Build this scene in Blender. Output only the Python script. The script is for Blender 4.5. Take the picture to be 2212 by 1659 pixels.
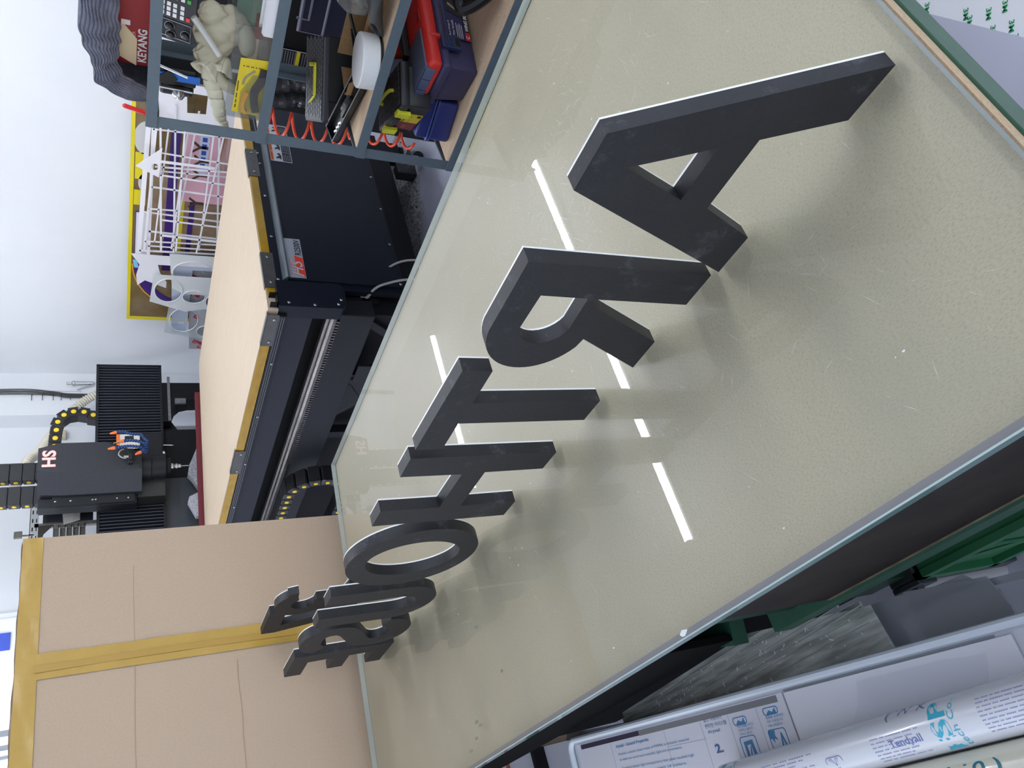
import bpy, bmesh, math, random
from mathutils import Vector, Matrix
V = Vector
random.seed(7)
sc = bpy.context.scene
for o in list(bpy.data.objects): bpy.data.objects.remove(o)
col = sc.collection
# ------------------------------------------------------------------ camera (the photograph is turned on its side)
RIGHT = V((0.81879, -0.57408, 0.00400)); DOWN = V((-0.26506, -0.38422, -0.88438)); FWD = V((0.50924, 0.72306, -0.46676))
cd = bpy.data.cameras.new('camera'); cam = bpy.data.objects.new('camera', cd); col.objects.link(cam)
xa = DOWN.normalized(); za = -FWD.normalized(); ya = za.cross(xa).normalized(); xa = ya.cross(za)
M = Matrix((xa, ya, za)).transposed().to_4x4(); M.translation = V((0, 0, 1.5)); cam.matrix_world = M
cd.sensor_width = 36; cd.lens = 26.593; cd.clip_start = 0.02; cd.clip_end = 60
sc.camera = cam
# ------------------------------------------------------------------ world, exposure
w = bpy.data.worlds.new('world'); sc.world = w; w.use_nodes = True
bg = w.node_tree.nodes['Background']; bg.inputs[0].default_value = (0.80, 0.89, 1.0, 1); bg.inputs[1].default_value = 1.7
sc.view_settings.view_transform = 'Standard'; sc.view_settings.look = 'None'; sc.view_settings.gamma = 1
sc.view_settings.use_curve_mapping = False; sc.view_settings.exposure = 0.0
TUBE = 52.0          # emission of the ceiling tubes
# ------------------------------------------------------------------ materials
def lin(c):
    r = []
    for v in c:
        v = v / 255
        r.append(v / 12.92 if v <= 0.04045 else ((v + 0.055) / 1.055) ** 2.4)
    return (*r, 1)
MATS = {}
def mat(name, rgb, rough=0.5, metal=0.0, noise=None, bump=None, rgb2=None, stretch=(1, 1, 1), spec=0.5, coat=0, detail=6, ramp=(0.35, 0.65)):
    """procedural principled material; noise=(scale, amount) mixes rgb2 (or a darker rgb) in"""
    if name in MATS: return MATS[name]
    m = bpy.data.materials.new(name); m.use_nodes = True; nt = m.node_tree; b = nt.nodes['Principled BSDF']
    b.inputs['Base Color'].default_value = lin(rgb); b.inputs['Roughness'].default_value = rough
    b.inputs['Metallic'].default_value = metal; b.inputs['Specular IOR Level'].default_value = spec
    if coat: b.inputs['Coat Weight'].default_value = coat; b.inputs['Coat Roughness'].default_value = 0.05
    if noise or bump:
        tc = nt.nodes.new('ShaderNodeTexCoord'); mp = nt.nodes.new('ShaderNodeMapping'); mp.inputs['Scale'].default_value = stretch
        nt.links.new(tc.outputs['Object'], mp.inputs[0])
    if noise:
        n = nt.nodes.new('ShaderNodeTexNoise'); n.inputs['Scale'].default_value = noise[0]; n.inputs['Detail'].default_value = detail
        n.inputs['Roughness'].default_value = 0.65
        nt.links.new(mp.outputs[0], n.inputs['Vector'])
        r = nt.nodes.new('ShaderNodeMapRange'); r.inputs[1].default_value = ramp[0]; r.inputs[2].default_value = ramp[1]; r.inputs[4].default_value = noise[1]
        nt.links.new(n.outputs['Fac'], r.inputs[0])
        mx = nt.nodes.new('ShaderNodeMix'); mx.data_type = 'RGBA'
        mx.inputs[6].default_value = lin(rgb); mx.inputs[7].default_value = lin(rgb2 if rgb2 else [c * 0.6 for c in rgb])
        nt.links.new(r.outputs[0], mx.inputs[0]); nt.links.new(mx.outputs[2], b.inputs['Base Color'])
    if bump:
        n2 = nt.nodes.new('ShaderNodeTexNoise'); n2.inputs['Scale'].default_value = bump[0]; n2.inputs['Detail'].default_value = 4
        nt.links.new(mp.outputs[0], n2.inputs['Vector'])
        bp = nt.nodes.new('ShaderNodeBump'); bp.inputs['Strength'].default_value = bump[1]; bp.inputs['Distance'].default_value = 0.004
        nt.links.new(n2.outputs['Fac'], bp.inputs['Height']); nt.links.new(bp.outputs[0], b.inputs['Normal'])
    MATS[name] = m; return m
def clear(name, rgb, rough=0.02, body=0.0, ior=1.5, bodycol=None, streak=None, haze=0.0):
    """thin clear plastic / glass: tinted see-through + fresnel reflection (+ a little milky body)"""
    if name in MATS: return MATS[name]
    m = bpy.data.materials.new(name); m.use_nodes = True; nt = m.node_tree
    nt.nodes.remove(nt.nodes['Principled BSDF']); out = nt.nodes['Material Output']
    t = nt.nodes.new('ShaderNodeBsdfTransparent'); t.inputs[0].default_value = lin(rgb)
    src = t.outputs[0]
    if body:
        d = nt.nodes.new('ShaderNodeBsdfDiffuse'); d.inputs[0].default_value = lin(bodycol or rgb)
        mb_ = nt.nodes.new('ShaderNodeMixShader'); mb_.inputs[0].default_value = body
        if streak:
            tc = nt.nodes.new('ShaderNodeTexCoord'); mp = nt.nodes.new('ShaderNodeMapping'); mp.inputs['Scale'].default_value = streak[1]; mp.inputs['Rotation'].default_value = (0, 0, streak[2])
            nn = nt.nodes.new('ShaderNodeTexNoise'); nn.inputs['Scale'].default_value = streak[0]; nn.inputs['Detail'].default_value = 8
            rr = nt.nodes.new('ShaderNodeMapRange'); rr.inputs[1].default_value = 0.35; rr.inputs[2].default_value = 0.7; rr.inputs[3].default_value = body * 0.55; rr.inputs[4].default_value = min(1, body * 1.35)
            nt.links.new(tc.outputs['Object'], mp.inputs[0]); nt.links.new(mp.outputs[0], nn.inputs['Vector']); nt.links.new(nn.outputs['Fac'], rr.inputs[0]); nt.links.new(rr.outputs[0], mb_.inputs[0])
        nt.links.new(src, mb_.inputs[1]); nt.links.new(d.outputs[0], mb_.inputs[2]); src = mb_.outputs[0]
    g = nt.nodes.new('ShaderNodeBsdfGlossy'); g.inputs['Roughness'].default_value = rough
    lw = nt.nodes.new('ShaderNodeFresnel'); lw.inputs['IOR'].default_value = ior
    geo = nt.nodes.new('ShaderNodeNewGeometry')
    inv = nt.nodes.new('ShaderNodeMath'); inv.operation = 'SUBTRACT'; inv.inputs[0].default_value = 1.0
    nt.links.new(geo.outputs['Backfacing'], inv.inputs[1])
    mul = nt.nodes.new('ShaderNodeMath'); mul.operation = 'MULTIPLY'
    nt.links.new(lw.outputs[0], mul.inputs[0]); nt.links.new(inv.outputs[0], mul.inputs[1])
    mix = nt.nodes.new('ShaderNodeMixShader')
    gout = g.outputs[0]
    if haze:
        g2 = nt.nodes.new('ShaderNodeBsdfGlossy'); g2.inputs['Roughness'].default_value = 0.28
        mh = nt.nodes.new('ShaderNodeMixShader'); mh.inputs[0].default_value = haze
        nt.links.new(gout, mh.inputs[1]); nt.links.new(g2.outputs[0], mh.inputs[2]); gout = mh.outputs[0]
    nt.links.new(mul.outputs[0], mix.inputs[0]); nt.links.new(src, mix.inputs[1]); nt.links.new(gout, mix.inputs[2])
    nt.links.new(mix.outputs[0], out.inputs[0]); MATS[name] = m; return m
def emit(name, rgb, s):
    if name in MATS: return MATS[name]
    m = bpy.data.materials.new(name); m.use_nodes = True; nt = m.node_tree
    nt.nodes.remove(nt.nodes['Principled BSDF']); e = nt.nodes.new('ShaderNodeEmission')
    e.inputs[0].default_value = lin(rgb); e.inputs[1].default_value = s
    nt.links.new(e.outputs[0], nt.nodes['Material Output'].inputs[0]); MATS[name] = m; return m
# ------------------------------------------------------------------ mesh builder
def frame(n):
    n = V(n).normalized(); a = V((0, 0, 1)) if abs(n.z) < 0.9 else V((1, 0, 0))
    u = a.cross(n).normalized(); return u, n.cross(u)
class MB:
    def __init__(s): s.v = []; s.f = []; s.m = []
    def add(s, vs, fs, mi=0):
        k = len(s.v); s.v += [V(p) for p in vs]; s.f += [[i + k for i in f] for f in fs]; s.m += [mi] * len(fs); return s
    def addbm(s, bm, T=None, mi=0):
        bm.verts.index_update()
        s.add([(T @ v.co if T else v.co.copy()) for v in bm.verts], [[v.index for v in f.verts] for f in bm.faces], mi); bm.free(); return s
    def obox(s, o, a, b, c, bev=0, seg=2, mi=0):
        o, a, b, c = V(o), V(a), V(b), V(c)
        if a.cross(b).dot(c) < 0: a, b = b, a
        p = [o, o + a, o + a + b, o + b]; p += [q + c for q in p]
        F = [[3, 2, 1, 0], [4, 5, 6, 7], [0, 1, 5, 4], [1, 2, 6, 5], [2, 3, 7, 6], [3, 0, 4, 7]]
        if not bev: return s.add(p, F, mi)
        bm = bmesh.new(); vs = [bm.verts.new(q) for q in p]
        for f in F: bm.faces.new([vs[i] for i in f])
        bmesh.ops.bevel(bm, geom=list(bm.edges), offset=bev, segments=seg, profile=0.5, affect='EDGES')
        return s.addbm(bm, None, mi)
    def box(s, a, b, bev=0, seg=2, mi=0):
        a, b = V(a), V(b); lo = V([min(x, y) for x, y in zip(a, b)]); d = V([abs(x - y) for x, y in zip(a, b)])
        return s.obox(lo, (d.x, 0, 0), (0, d.y, 0), (0, 0, d.z), bev, seg, mi)
    def cyl(s, a, b, r, n=16, r2=None, mi=0):
        return s.tube([a, b], [r, r if r2 is None else r2], n, mi=mi)
    def tube(s, pts, r, n=8, closed=False, caps=True, mi=0):
        P = [V(p) for p in pts]; N = len(P); R = r if isinstance(r, (list, tuple)) else [r] * N
        T = []
        for i in range(N):
            if closed: d = P[(i + 1) % N] - P[i - 1]
            else: d = P[min(i + 1, N - 1)] - P[max(i - 1, 0)]
            T.append(d.normalized() if d.length > 1e-9 else V((0, 0, 1)))
        u, _ = frame(T[0]); vs = []
        for i in range(N):
            u = (u - T[i] * u.dot(T[i]))
            if u.length < 1e-6: u, _ = frame(T[i])
            u.normalize(); w_ = T[i].cross(u)
            for k in range(n):
                a = 2 * math.pi * k / n; vs.append(P[i] + (u * math.cos(a) + w_ * math.sin(a)) * R[i])
        fs = []
        for i in range(N if closed else N - 1):
            j = (i + 1) % N
            for k in range(n): fs.append([i * n + k, i * n + (k + 1) % n, j * n + (k + 1) % n, j * n + k])
        if caps and not closed: fs.append([k for k in range(n)][::-1]); fs.append([(N - 1) * n + k for k in range(n)])
        return s.add(vs, fs, mi)
    def prism(s, loops, o, u, v, d, mi=0, cap0=True, cap1=True):
        """2-D outline(s) (first the outer one, then holes) in the frame o,u,v swept by the vector d"""
        if not isinstance(loops[0][0], (list, tuple)): loops = [loops]
        o, u, v, d = V(o), V(u), V(v), V(d); bm = bmesh.new(); L = []
        for lp in loops:
            vs = [bm.verts.new(o + u * p[0] + v * p[1]) for p in lp]
            for i in range(len(vs)): bm.edges.new((vs[i], vs[(i + 1) % len(vs)]))
            L.append(vs)
        if len(loops) == 1 and len(loops[0]) <= 4: bm.faces.new(L[0])
        else: bmesh.ops.triangle_fill(bm, use_beauty=True, use_dissolve=False, edges=list(bm.edges))
        cap = [list(f.verts) for f in bm.faces]; mp = {}
        for lp in L:
            for a in lp: mp[a] = bm.verts.new(a.co + d)
        for lp in L:
            for i in range(len(lp)):
                a, b = lp[i], lp[(i + 1) % len(lp)]; bm.faces.new((a, b, mp[b], mp[a]))
        if cap1:
            for c_ in cap: bm.faces.new([mp[x] for x in reversed(c_)])
        if not cap0:
            for f in [f for f in bm.faces if all(x in mp for x in f.verts)]: bm.faces.remove(f)
        bmesh.ops.recalc_face_normals(bm, faces=list(bm.faces))
        return s.addbm(bm, None, mi)
    def grid(s, fn, nu, nv, mi=0, thick=0):
        vs = [fn(i / nu, j / nv) for i in range(nu + 1) for j in range(nv + 1)]
        fs = [[i * (nv + 1) + j, (i + 1) * (nv + 1) + j, (i + 1) * (nv + 1) + j + 1, i * (nv + 1) + j + 1] for i in range(nu) for j in range(nv)]
        return s.add(vs, fs, mi)
    def lathe(s, prof, a, axis, n=20, mi=0):
        a = V(a); ax = V(axis).normalized(); u, w_ = frame(ax); vs = []
        for r, h in prof:
            for k in range(n):
                t = 2 * math.pi * k / n; vs.append(a + ax * h + (u * math.cos(t) + w_ * math.sin(t)) * r)
        fs = [[i * n + k, i * n + (k + 1) % n, (i + 1) * n + (k + 1) % n, (i + 1) * n + k] for i in range(len(prof) - 1) for k in range(n)]
        fs.append([k for k in range(n)][::-1]); fs.append([(len(prof) - 1) * n + k for k in range(n)])
        return s.add(vs, fs, mi)
    def mesh(s, name, m, o=(0, 0, 0), smooth=False, angle=35):
        me = bpy.data.meshes.new(name); o = V(o)
        me.from_pydata([p - o for p in s.v], [], s.f)
        for x in (m if isinstance(m, (list, tuple)) else [m]): me.materials.append(x)
        if len(me.materials) > 1: me.polygons.foreach_set('material_index', s.m)
        if smooth: me.shade_smooth(); me.set_sharp_from_angle(angle=math.radians(angle))
        me.validate(); me.update(); return me
def org(o):
    p = V((0, 0, 0))
    while o is not None: p = p + o.location; o = o.parent
    return p
def props(o, label=None, cat=None, group=None, kind=None):
    if label: o['label'] = label
    if cat: o['category'] = cat
    if group: o['group'] = group
    if kind: o['kind'] = kind
    return o
def thing(name, label, cat, loc, group=None):
    o = bpy.data.objects.new(name, None); col.objects.link(o); o.location = loc; o.empty_display_size = 0.05
    return props(o, label, cat, group)
def part(name, mb, m, parent, label=None, kind=None, smooth=False, angle=35, thick=0):
    me = mb.mesh(name, m, org(parent) if parent else (0, 0, 0), smooth, angle)
    o = bpy.data.objects.new(name, me); col.objects.link(o); o.parent = parent
    if thick: md = o.modifiers.new('thickness', 'SOLIDIFY'); md.thickness = thick; md.offset = 0
    return props(o, label, None, None, kind)
def solo(name, mb, m, label, cat, loc, group=None, kind=None, smooth=False, angle=35, thick=0):
    me = mb.mesh(name, m, loc, smooth, angle); o = bpy.data.objects.new(name, me); col.objects.link(o); o.location = loc
    if thick: md = o.modifiers.new('thickness', 'SOLIDIFY'); md.thickness = thick; md.offset = 0
    return props(o, label, cat, group, kind)
def struct(name, mb, m, smooth=False): 
    me = mb.mesh(name, m, (0, 0, 0), smooth); o = bpy.data.objects.new(name, me); col.objects.link(o); o['kind'] = 'structure'; return o
def inst(name, me, parent, pos):
    o = bpy.data.objects.new(name, me); col.objects.link(o); o.parent = parent; o.location = V(pos) - org(parent); return o
def text(parent, s, o, u, v, wd, ht, m, name='lettering', off=0.0008, label=None, bold=0.0, shear=0, ext=0.0003):
    """flat print: the string s fitted into the rectangle o + [0,wd]*u + [0,ht]*v"""
    cu = bpy.data.curves.new('t', 'FONT'); cu.body = s; cu.offset = bold; cu.shear = shear; cu.extrude = 0.0; cu.resolution_u = 3
    cu.align_x = 'CENTER' if '\n' in s else 'LEFT'
    ob = bpy.data.objects.new('t', cu); col.objects.link(ob); dg = bpy.context.evaluated_depsgraph_get(); dg.update()
    me = bpy.data.meshes.new_from_object(ob.evaluated_get(dg)); bpy.data.objects.remove(ob); bpy.data.curves.remove(cu)
    if not len(me.vertices): return None
    xs = [p.co.x for p in me.vertices]; ys = [p.co.y for p in me.vertices]
    x0, x1, y0, y1 = min(xs), max(xs), min(ys), max(ys); u, v, o = V(u).normalized(), V(v).normalized(), V(o); n = u.cross(v); P0 = org(parent)
    for p in me.vertices:
        p.co = o - P0 + u * ((p.co.x - x0) / (x1 - x0) * wd) + v * ((p.co.y - y0) / max(1e-6, y1 - y0) * ht) + n * off
    me.materials.clear(); me.materials.append(m); me.name = name
    ob = bpy.data.objects.new(name, me); col.objects.link(ob); ob.parent = parent
    return props(ob, label)
def stroke(pts, wd, sub=6):
    """outline polygon of a smooth centre line of constant width (Catmull-Rom)"""
    P = [V((*p, 0)) for p in pts]; P = [P[0] * 2 - P[1]] + P + [P[-1] * 2 - P[-2]]; C = []
    for i in range(1, len(P) - 2):
        for k in range(sub):
            t = k / sub; a, b, c, d = P[i - 1], P[i], P[i + 1], P[i + 2]
            C.append(0.5 * ((2 * b) + (c - a) * t + (2 * a - 5 * b + 4 * c - d) * t * t + (3 * b - a - 3 * c + d) * t ** 3))
    C.append(P[-2]); l = []; r = []
    for i in range(len(C)):
        d = (C[min(i + 1, len(C) - 1)] - C[max(i - 1, 0)]).normalized(); n = V((-d.y, d.x, 0)) * wd / 2
        l.append(((C[i] + n).x, (C[i] + n).y)); r.append(((C[i] - n).x, (C[i] - n).y))
    return l + r[::-1]
def ell(cx, cy, rx, ry, n=48, a0=0, a1=2 * math.pi, end=False):
    k = n if not end else n - 1
    return [(cx + rx * math.cos(a0 + (a1 - a0) * i / k), cy + ry * math.sin(a0 + (a1 - a0) * i / k)) for i in range(n)]
def smoothpath(pts, sub=6):
    P = [V(p) for p in pts]; P = [P[0] * 2 - P[1]] + P + [P[-1] * 2 - P[-2]]; C = []
    for i in range(1, len(P) - 2):
        for k in range(sub):
            t = k / sub; a, b, c, d = P[i - 1], P[i], P[i + 1], P[i + 2]
            C.append(0.5 * ((2 * b) + (c - a) * t + (2 * a - 5 * b + 4 * c - d) * t * t + (3 * b - a - 3 * c + d) * t ** 3))
    C.append(P[-2]); return C
X, Y, Z = V((1, 0, 0)), V((0, 1, 0)), V((0, 0, 1))
# shared palette
wall_m = mat('white_wall_paint', (234, 236, 240), 0.8, noise=(1.2, 0.5), rgb2=(225, 228, 234), bump=(30, 0.15))
navy = mat('navy_powder_coat', (19, 24, 35), 0.42, noise=(60, 0.25), rgb2=(27, 32, 44), spec=0.25)
black = mat('black_metal', (24, 26, 31), 0.45, noise=(25, 0.3), rgb2=(34, 36, 42), spec=0.3)
deep = mat('matt_black_steel', (14, 15, 18), 0.6, noise=(18, 0.4), rgb2=(24, 25, 29), spec=0.25)
voidm = mat('under_table_shade', (10, 10, 11), 0.9, spec=0.1)  # flat black standing in for the deep shade under the table
blackp = mat('black_plastic', (24, 25, 28), 0.38)
greym = mat('grey_painted_angle_iron', (92, 106, 117), 0.5, noise=(40, 0.35), rgb2=(78, 91, 102))
steel = mat('bright_steel', (190, 190, 190), 0.25, metal=1.0)
steelg = mat('brushed_steel_plate', (140, 138, 136), 0.4, metal=0.8, noise=(30, 0.4))
ply = mat('plywood', (214, 188, 155), 0.6, noise=(14, 0.5), rgb2=(190, 160, 126), stretch=(1, 6, 6))
white_pl = mat('white_acrylic', (232, 231, 236), 0.25)
yellow = mat('yellow_plastic', (222, 220, 40), 0.4)
orange = mat('orange_plastic', (240, 120, 50), 0.4)
ytape = mat('mustard_packing_tape', (197, 158, 66), 0.22, noise=(9, 0.5), rgb2=(181, 142, 58))
cardb = mat('brown_cardboard', (202, 178, 154), 0.75, noise=(160, 0.4), rgb2=(184, 160, 136))
inkb = mat('black_print', (22, 24, 30), 0.5)
inkw = mat('white_print', (235, 235, 238), 0.5)
grn_paint = mat('green_bench_paint', (44, 88, 68), 0.45, noise=(20, 0.5), rgb2=(36, 72, 58))
def bolt_mesh(ax, r=0.007, h=0.005, m=None):
    b = MB(); b.lathe([(r, 0), (r, h * 0.6), (r * 0.6, h), (r * 0.35, h), (r * 0.3, h * 0.5)], (0, 0, 0), ax, 8); return b.mesh('bolt', m or steel)
B_mY, B_mX, B_Z = bolt_mesh((0, -1, 0)), bolt_mesh((-1, 0, 0)), bolt_mesh((0, 0, 1))
# ================================================================== ROOM
floor_m = mat('grey_epoxy_floor', (190, 192, 208), 0.3, noise=(3, 0.6), rgb2=(150, 152, 168), bump=(40, 0.1))
ceil_m = mat('white_ceiling', (232, 234, 238), 0.85, noise=(2, 0.3), rgb2=(222, 225, 230))
struct('floor', MB().box((-3, -3, -0.06), (4.8, 6.8, 0)), floor_m)
struct('ceiling', MB().box((-3, -3, 2.76), (4.8, 6.8, 2.84)), ceil_m)
struct('wall_right', MB().box((4.6, -3, 0), (4.7, 6.7, 2.76)).box((4.588, -3, 0), (4.6, 5.93, 2.76)), wall_m)
struct('wall_left', MB().box((-3, 6.6, 0), (4.6, 6.7, 2.76)), wall_m)
struct('trim_1', MB().box((4.16, 6.4, 0), (4.6, 6.6, 2.76)), wall_m)
tube_m = emit('lit_tube', (244, 249, 255), TUBE); bat_m = mat('white_batten', (236, 238, 240), 0.4)
LW = []
def light_fixture(x0, x1, y, label):
    z = 2.70; t = thing('ceiling_light', label, 'light', ((x0 + x1) / 2, y, 2.76), 'tube lights on the ceiling')
    part('housing', MB().box((x0, y - 0.03, 2.718), (x1, y + 0.03, 2.76), 0.006), bat_m, t)
    part('tube', MB().tube([(x0 + 0.02, y, z), (x1 - 0.02, y, z)], 0.022, 10), tube_m, t, smooth=True)
    for xx in (x0, x1 - 0.02): part('end_cap', MB().box((xx, y - 0.022, 2.68), (xx + 0.02, y + 0.022, 2.72), 0.004), bat_m, t)
light_fixture(1.05, 2.60, 2.90, 'lit white tube light above the letters, nearer half of its pair')
light_fixture(2.62, 4.16, 2.88, 'lit white tube light above the letters, half nearer the white wall')
light_fixture(2.50, 4.11, 5.06, 'lit white tube light above the far end of the machine bed')
light_fixture(-1.2, 0.40, 6.05, 'added fill tube light close to the white wall behind the carton')  # added tube, out of view, brightens the far wall
light_fixture(1.05, 2.60, 0.35, 'lit white tube light above the near end of the shelf')
light_fixture(0.75, 2.15, 6.15, 'added fill tube light along the white wall between carton and gantry')  # extra tube put in to light the wall, reflection hidden behind the carton
light_fixture(-1.2, 0.40, 5.06, 'added fill tube light by the white wall left of the carton')  # unseen tube added as fill for the far wall
light_fixture(1.05, 2.60, -1.60, 'lit white tube light behind the camera, nearer the aisle')
light_fixture(2.62, 4.16, -1.60, 'lit white tube light behind the camera, near the white wall')
# window / shelving seen as a sliver behind the carton's top edge
frm = mat('grey_window_frame', (120, 124, 130), 0.4); pane = mat('white_window_panel', (236, 239, 244), 0.3)
wn = struct('window_1', MB().box((1.36, 6.58, 1.2), (2.50, 6.6, 2.6)), pane)
part('window_frame', MB().box((1.61, 6.555, 1.2), (1.645, 6.585, 2.6)).box((1.52, 6.55, 1.2), (1.545, 6.585, 2.6)).box((1.46, 6.55, 1.2), (1.475, 6.585, 2.6)), frm, wn)
part('blue_notice', MB().box((2.215, 6.57, 2.165), (2.345, 6.582, 2.30)), mat('blue_paper', (60, 84, 190), 0.6), wn)
part('window_rail', MB().box((2.44, 6.57, 1.2), (2.455, 6.585, 2.6)), pane, wn)
# ================================================================== WORK TABLE
T0, T1, T2, T3 = V((0.185, 0.191, 0)), V((1.355, 0.201, 0)), V((1.328, 2.401, 0)), V((0.168, 2.497, 0))
cen = (T0 + T1 + T2 + T3) / 4
def quad(ins, left=0.0): return [((p + (cen - p).normalized() * ins).x + (left if k in (0, 3) else 0), (p + (cen - p).normalized() * ins).y) for k, p in enumerate((T0, T1, T2, T3))]
tb = thing('work_table', 'long green steel work table with beige top and dark wooden apron', 'table', (0.76, 1.32, 0))
beige = mat('beige_table_board', (190, 181, 160), 0.55, noise=(560, 0.6), rgb2=(144, 136, 116), stretch=(1, 0.42, 1), detail=3, ramp=(0.46, 0.76))
nt = beige.node_tree                                   # broad dirt on top of the fibre flecks
bs = nt.nodes['Principled BSDF']; old = bs.inputs['Base Color'].links[0].from_socket
tc = nt.nodes.new('ShaderNodeTexCoord'); n2 = nt.nodes.new('ShaderNodeTexNoise'); n2.inputs['Scale'].default_value = 5; n2.inputs['Detail'].default_value = 8
r2 = nt.nodes.new('ShaderNodeMapRange'); r2.inputs[1].default_value = 0.5; r2.inputs[2].default_value = 0.8; r2.inputs[4].default_value = 0.5
mx2 = nt.nodes.new('ShaderNodeMix'); mx2.data_type = 'RGBA'; mx2.inputs[7].default_value = lin((166, 162, 146))
nt.links.new(tc.outputs['Object'], n2.inputs[0]); nt.links.new(n2.outputs[0], r2.inputs[0]); nt.links.new(r2.outputs[0], mx2.inputs[0])
nt.links.new(old, mx2.inputs[6]); nt.links.new(mx2.outputs[2], bs.inputs['Base Color'])
chip = mat('raw_chipboard', (205, 180, 150), 0.8, noise=(220, 0.6), rgb2=(160, 128, 96)); gap_shade = mat('shadow_brown', (92, 76, 58), 0.7, noise=(60, 0.4))
part('tabletop', MB().prism(quad(0.004, 0.004), (0, 0, 0.772), X, Y, (0, 0, 0.012)), beige, tb)
part('shadow_layer', MB().prism(quad(0.010, 0.012), (0, 0, 0.762), X, Y, (0, 0, 0.010)), gap_shade, tb)  # dark brown layer paints the shadow between glass and chipboard
def rim(a, b, z0, z1, inn, out):
    d = (b - a).normalized(); n = V((d.y, -d.x, 0))
    return MB().obox(a + n * out + Z * z0, b - a, -n * (inn + out), Z * (z1 - z0))
part('chipboard_core', MB().prism(quad(0.004, 0.022), (0, 0, 0.741), X, Y, (0, 0, 0.021)), chip, tb)
for a, b in ((T0, T1), (T1, T2), (T2, T3)): part('frame_rail', rim(a, b, 0.695, 0.7405, 0.03, 0.0005), grn_paint, tb)
shade_grn = mat('shaded_green_paint', (20, 50, 37), 0.5, noise=(20, 0.5), rgb2=(14, 38, 28), spec=0.3)  # green darkened to paint the shadow on the gusset
dkw = mat('dark_stained_board', (42, 36, 34), 0.75, noise=(9, 0.7), rgb2=(24, 21, 22), bump=(30, 0.2), spec=0.2); rawe = mat('worn_ply_edge', (128, 112, 92), 0.8, noise=(26, 0.8), rgb2=(84, 66, 52))
part('apron', MB().box((0.196, 0.205, 0.508), (0.208, 0.862, 0.771)), dkw, tb)
part('apron_edge', MB().box((0.1945, 0.205, 0.503), (0.2155, 0.862, 0.5085)), rawe, tb)
part('lower_rail', MB().box((0.19, 0.205, 0.462), (0.23, 1.0, 0.503)), grn_paint, tb)
part('cross_rail', MB().obox((0.205, 1.12, 0.455), (0.07, 0.29, 0), (0.05, -0.012, 0), (0, 0, 0.035)), grn_paint, tb)
part('shade_apron', MB().obox((0.215, 1.12, 0.49), (0.0, 1.15, 0), (0.012, 0, 0), (0, 0, 0.25)), voidm, tb)  # black strip painted in place of shade below the table edge
part('gusset_plate', MB().box((0.21, 0.862, 0.30), (0.222, 0.945, 0.741)), shade_grn, tb)
for x, y in ((0.222, 0.30), (1.25, 0.26), (1.22, 2.33), (0.50, 2.36)): part('leg', MB().box((x, y, 0), (x + 0.05, y + 0.05, 0.70)), grn_paint, tb)
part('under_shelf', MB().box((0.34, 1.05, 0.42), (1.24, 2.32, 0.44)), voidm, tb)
part('shade_panel', MB().box((0.27, 1.0, 0.01), (0.285, 2.34, 0.74)), voidm, tb)  # dark panel added where there is only shade under the table
# glass on top
gm = clear('table_glass', (246, 247, 244), 0.012, haze=0.45); edge = mat('teal_glass_edge', (92, 118, 116), 0.12, coat=0.3)
gl = MB().prism(quad(0), (0, 0, 0.7845), X, Y, (0, 0, 0.0155), cap0=False)
for i, f in enumerate(gl.f): gl.m[i] = 0 if all(abs(gl.v[k].z - 0.80) < 1e-4 for k in f) else 1
# only the top face reflects; the sides are the green edge
gl.f = [f for f in gl.f if not all(gl.v[k].z < 0.785 for k in f)]; gl.m = [0 if all(abs(gl.v[k].z - 0.80) < 1e-4 for k in f) else 1 for f in gl.f]
far_e = mat('pale_far_glass_edge', (192, 202, 200), 0.15); near_e = mat('dark_green_glass_edge', (50, 74, 66), 0.12, coat=0.3)  # far edges paled to paint the light refracted through the glass
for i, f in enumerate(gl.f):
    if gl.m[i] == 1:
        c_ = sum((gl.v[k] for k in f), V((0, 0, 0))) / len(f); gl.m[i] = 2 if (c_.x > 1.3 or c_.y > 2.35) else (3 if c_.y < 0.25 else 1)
glass = solo('glass_sheet', gl, [gm, edge, far_e, near_e], 'scratched clear glass sheet with teal edges covering the work table', 'glass', (0.76, 1.32, 0.79))
dd_ = (T3 - T0).normalized(); part('refraction_band', MB().obox(T0 + V((0.0045, 0.006, 0.7841)), (T3 - T0) * 0.996, V((0.010, 0, 0)), Z * 0.0003), mat('lavender_refraction', (150, 148, 156), 0.5), glass); part('polished_arris', MB().obox(T0 + Z * 0.7985, T3 - T0, V((0.0022, 0, 0)), Z * 0.0018), mat('pale_glass_arris', (178, 196, 194), 0.15), glass)  # lavender band paints the refraction inside the glass edge
rs = random.Random(3); sb = MB()
def hair(x, y, a, l, wd=0.0003):
    d = V((math.cos(a), math.sin(a), 0)); n = V((-d.y, d.x, 0)) * wd; p = V((x, y, 0.8003))
    sb.add([p - d * l / 2, p - n, p + d * l / 2, p + n], [[0, 1, 2, 3]])
for _ in range(300):
    x, y = rs.uniform(0.25, 1.25), rs.uniform(0.25, 2.1); hair(x, y, rs.gauss(0.5, 0.9), rs.uniform(0.006, 0.035), rs.uniform(0.00008, 0.00022))
for _ in range(260):                                   # where work is done, in front of the letters' end
    x, y = rs.gauss(0.95, 0.12), rs.gauss(0.75, 0.15); hair(x, y, rs.uniform(0, 3.14), rs.uniform(0.005, 0.04), 0.00018)
part('scratches', sb, mat('glass_scratch', (225, 226, 222), 0.5), glass, kind='stuff')
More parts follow.
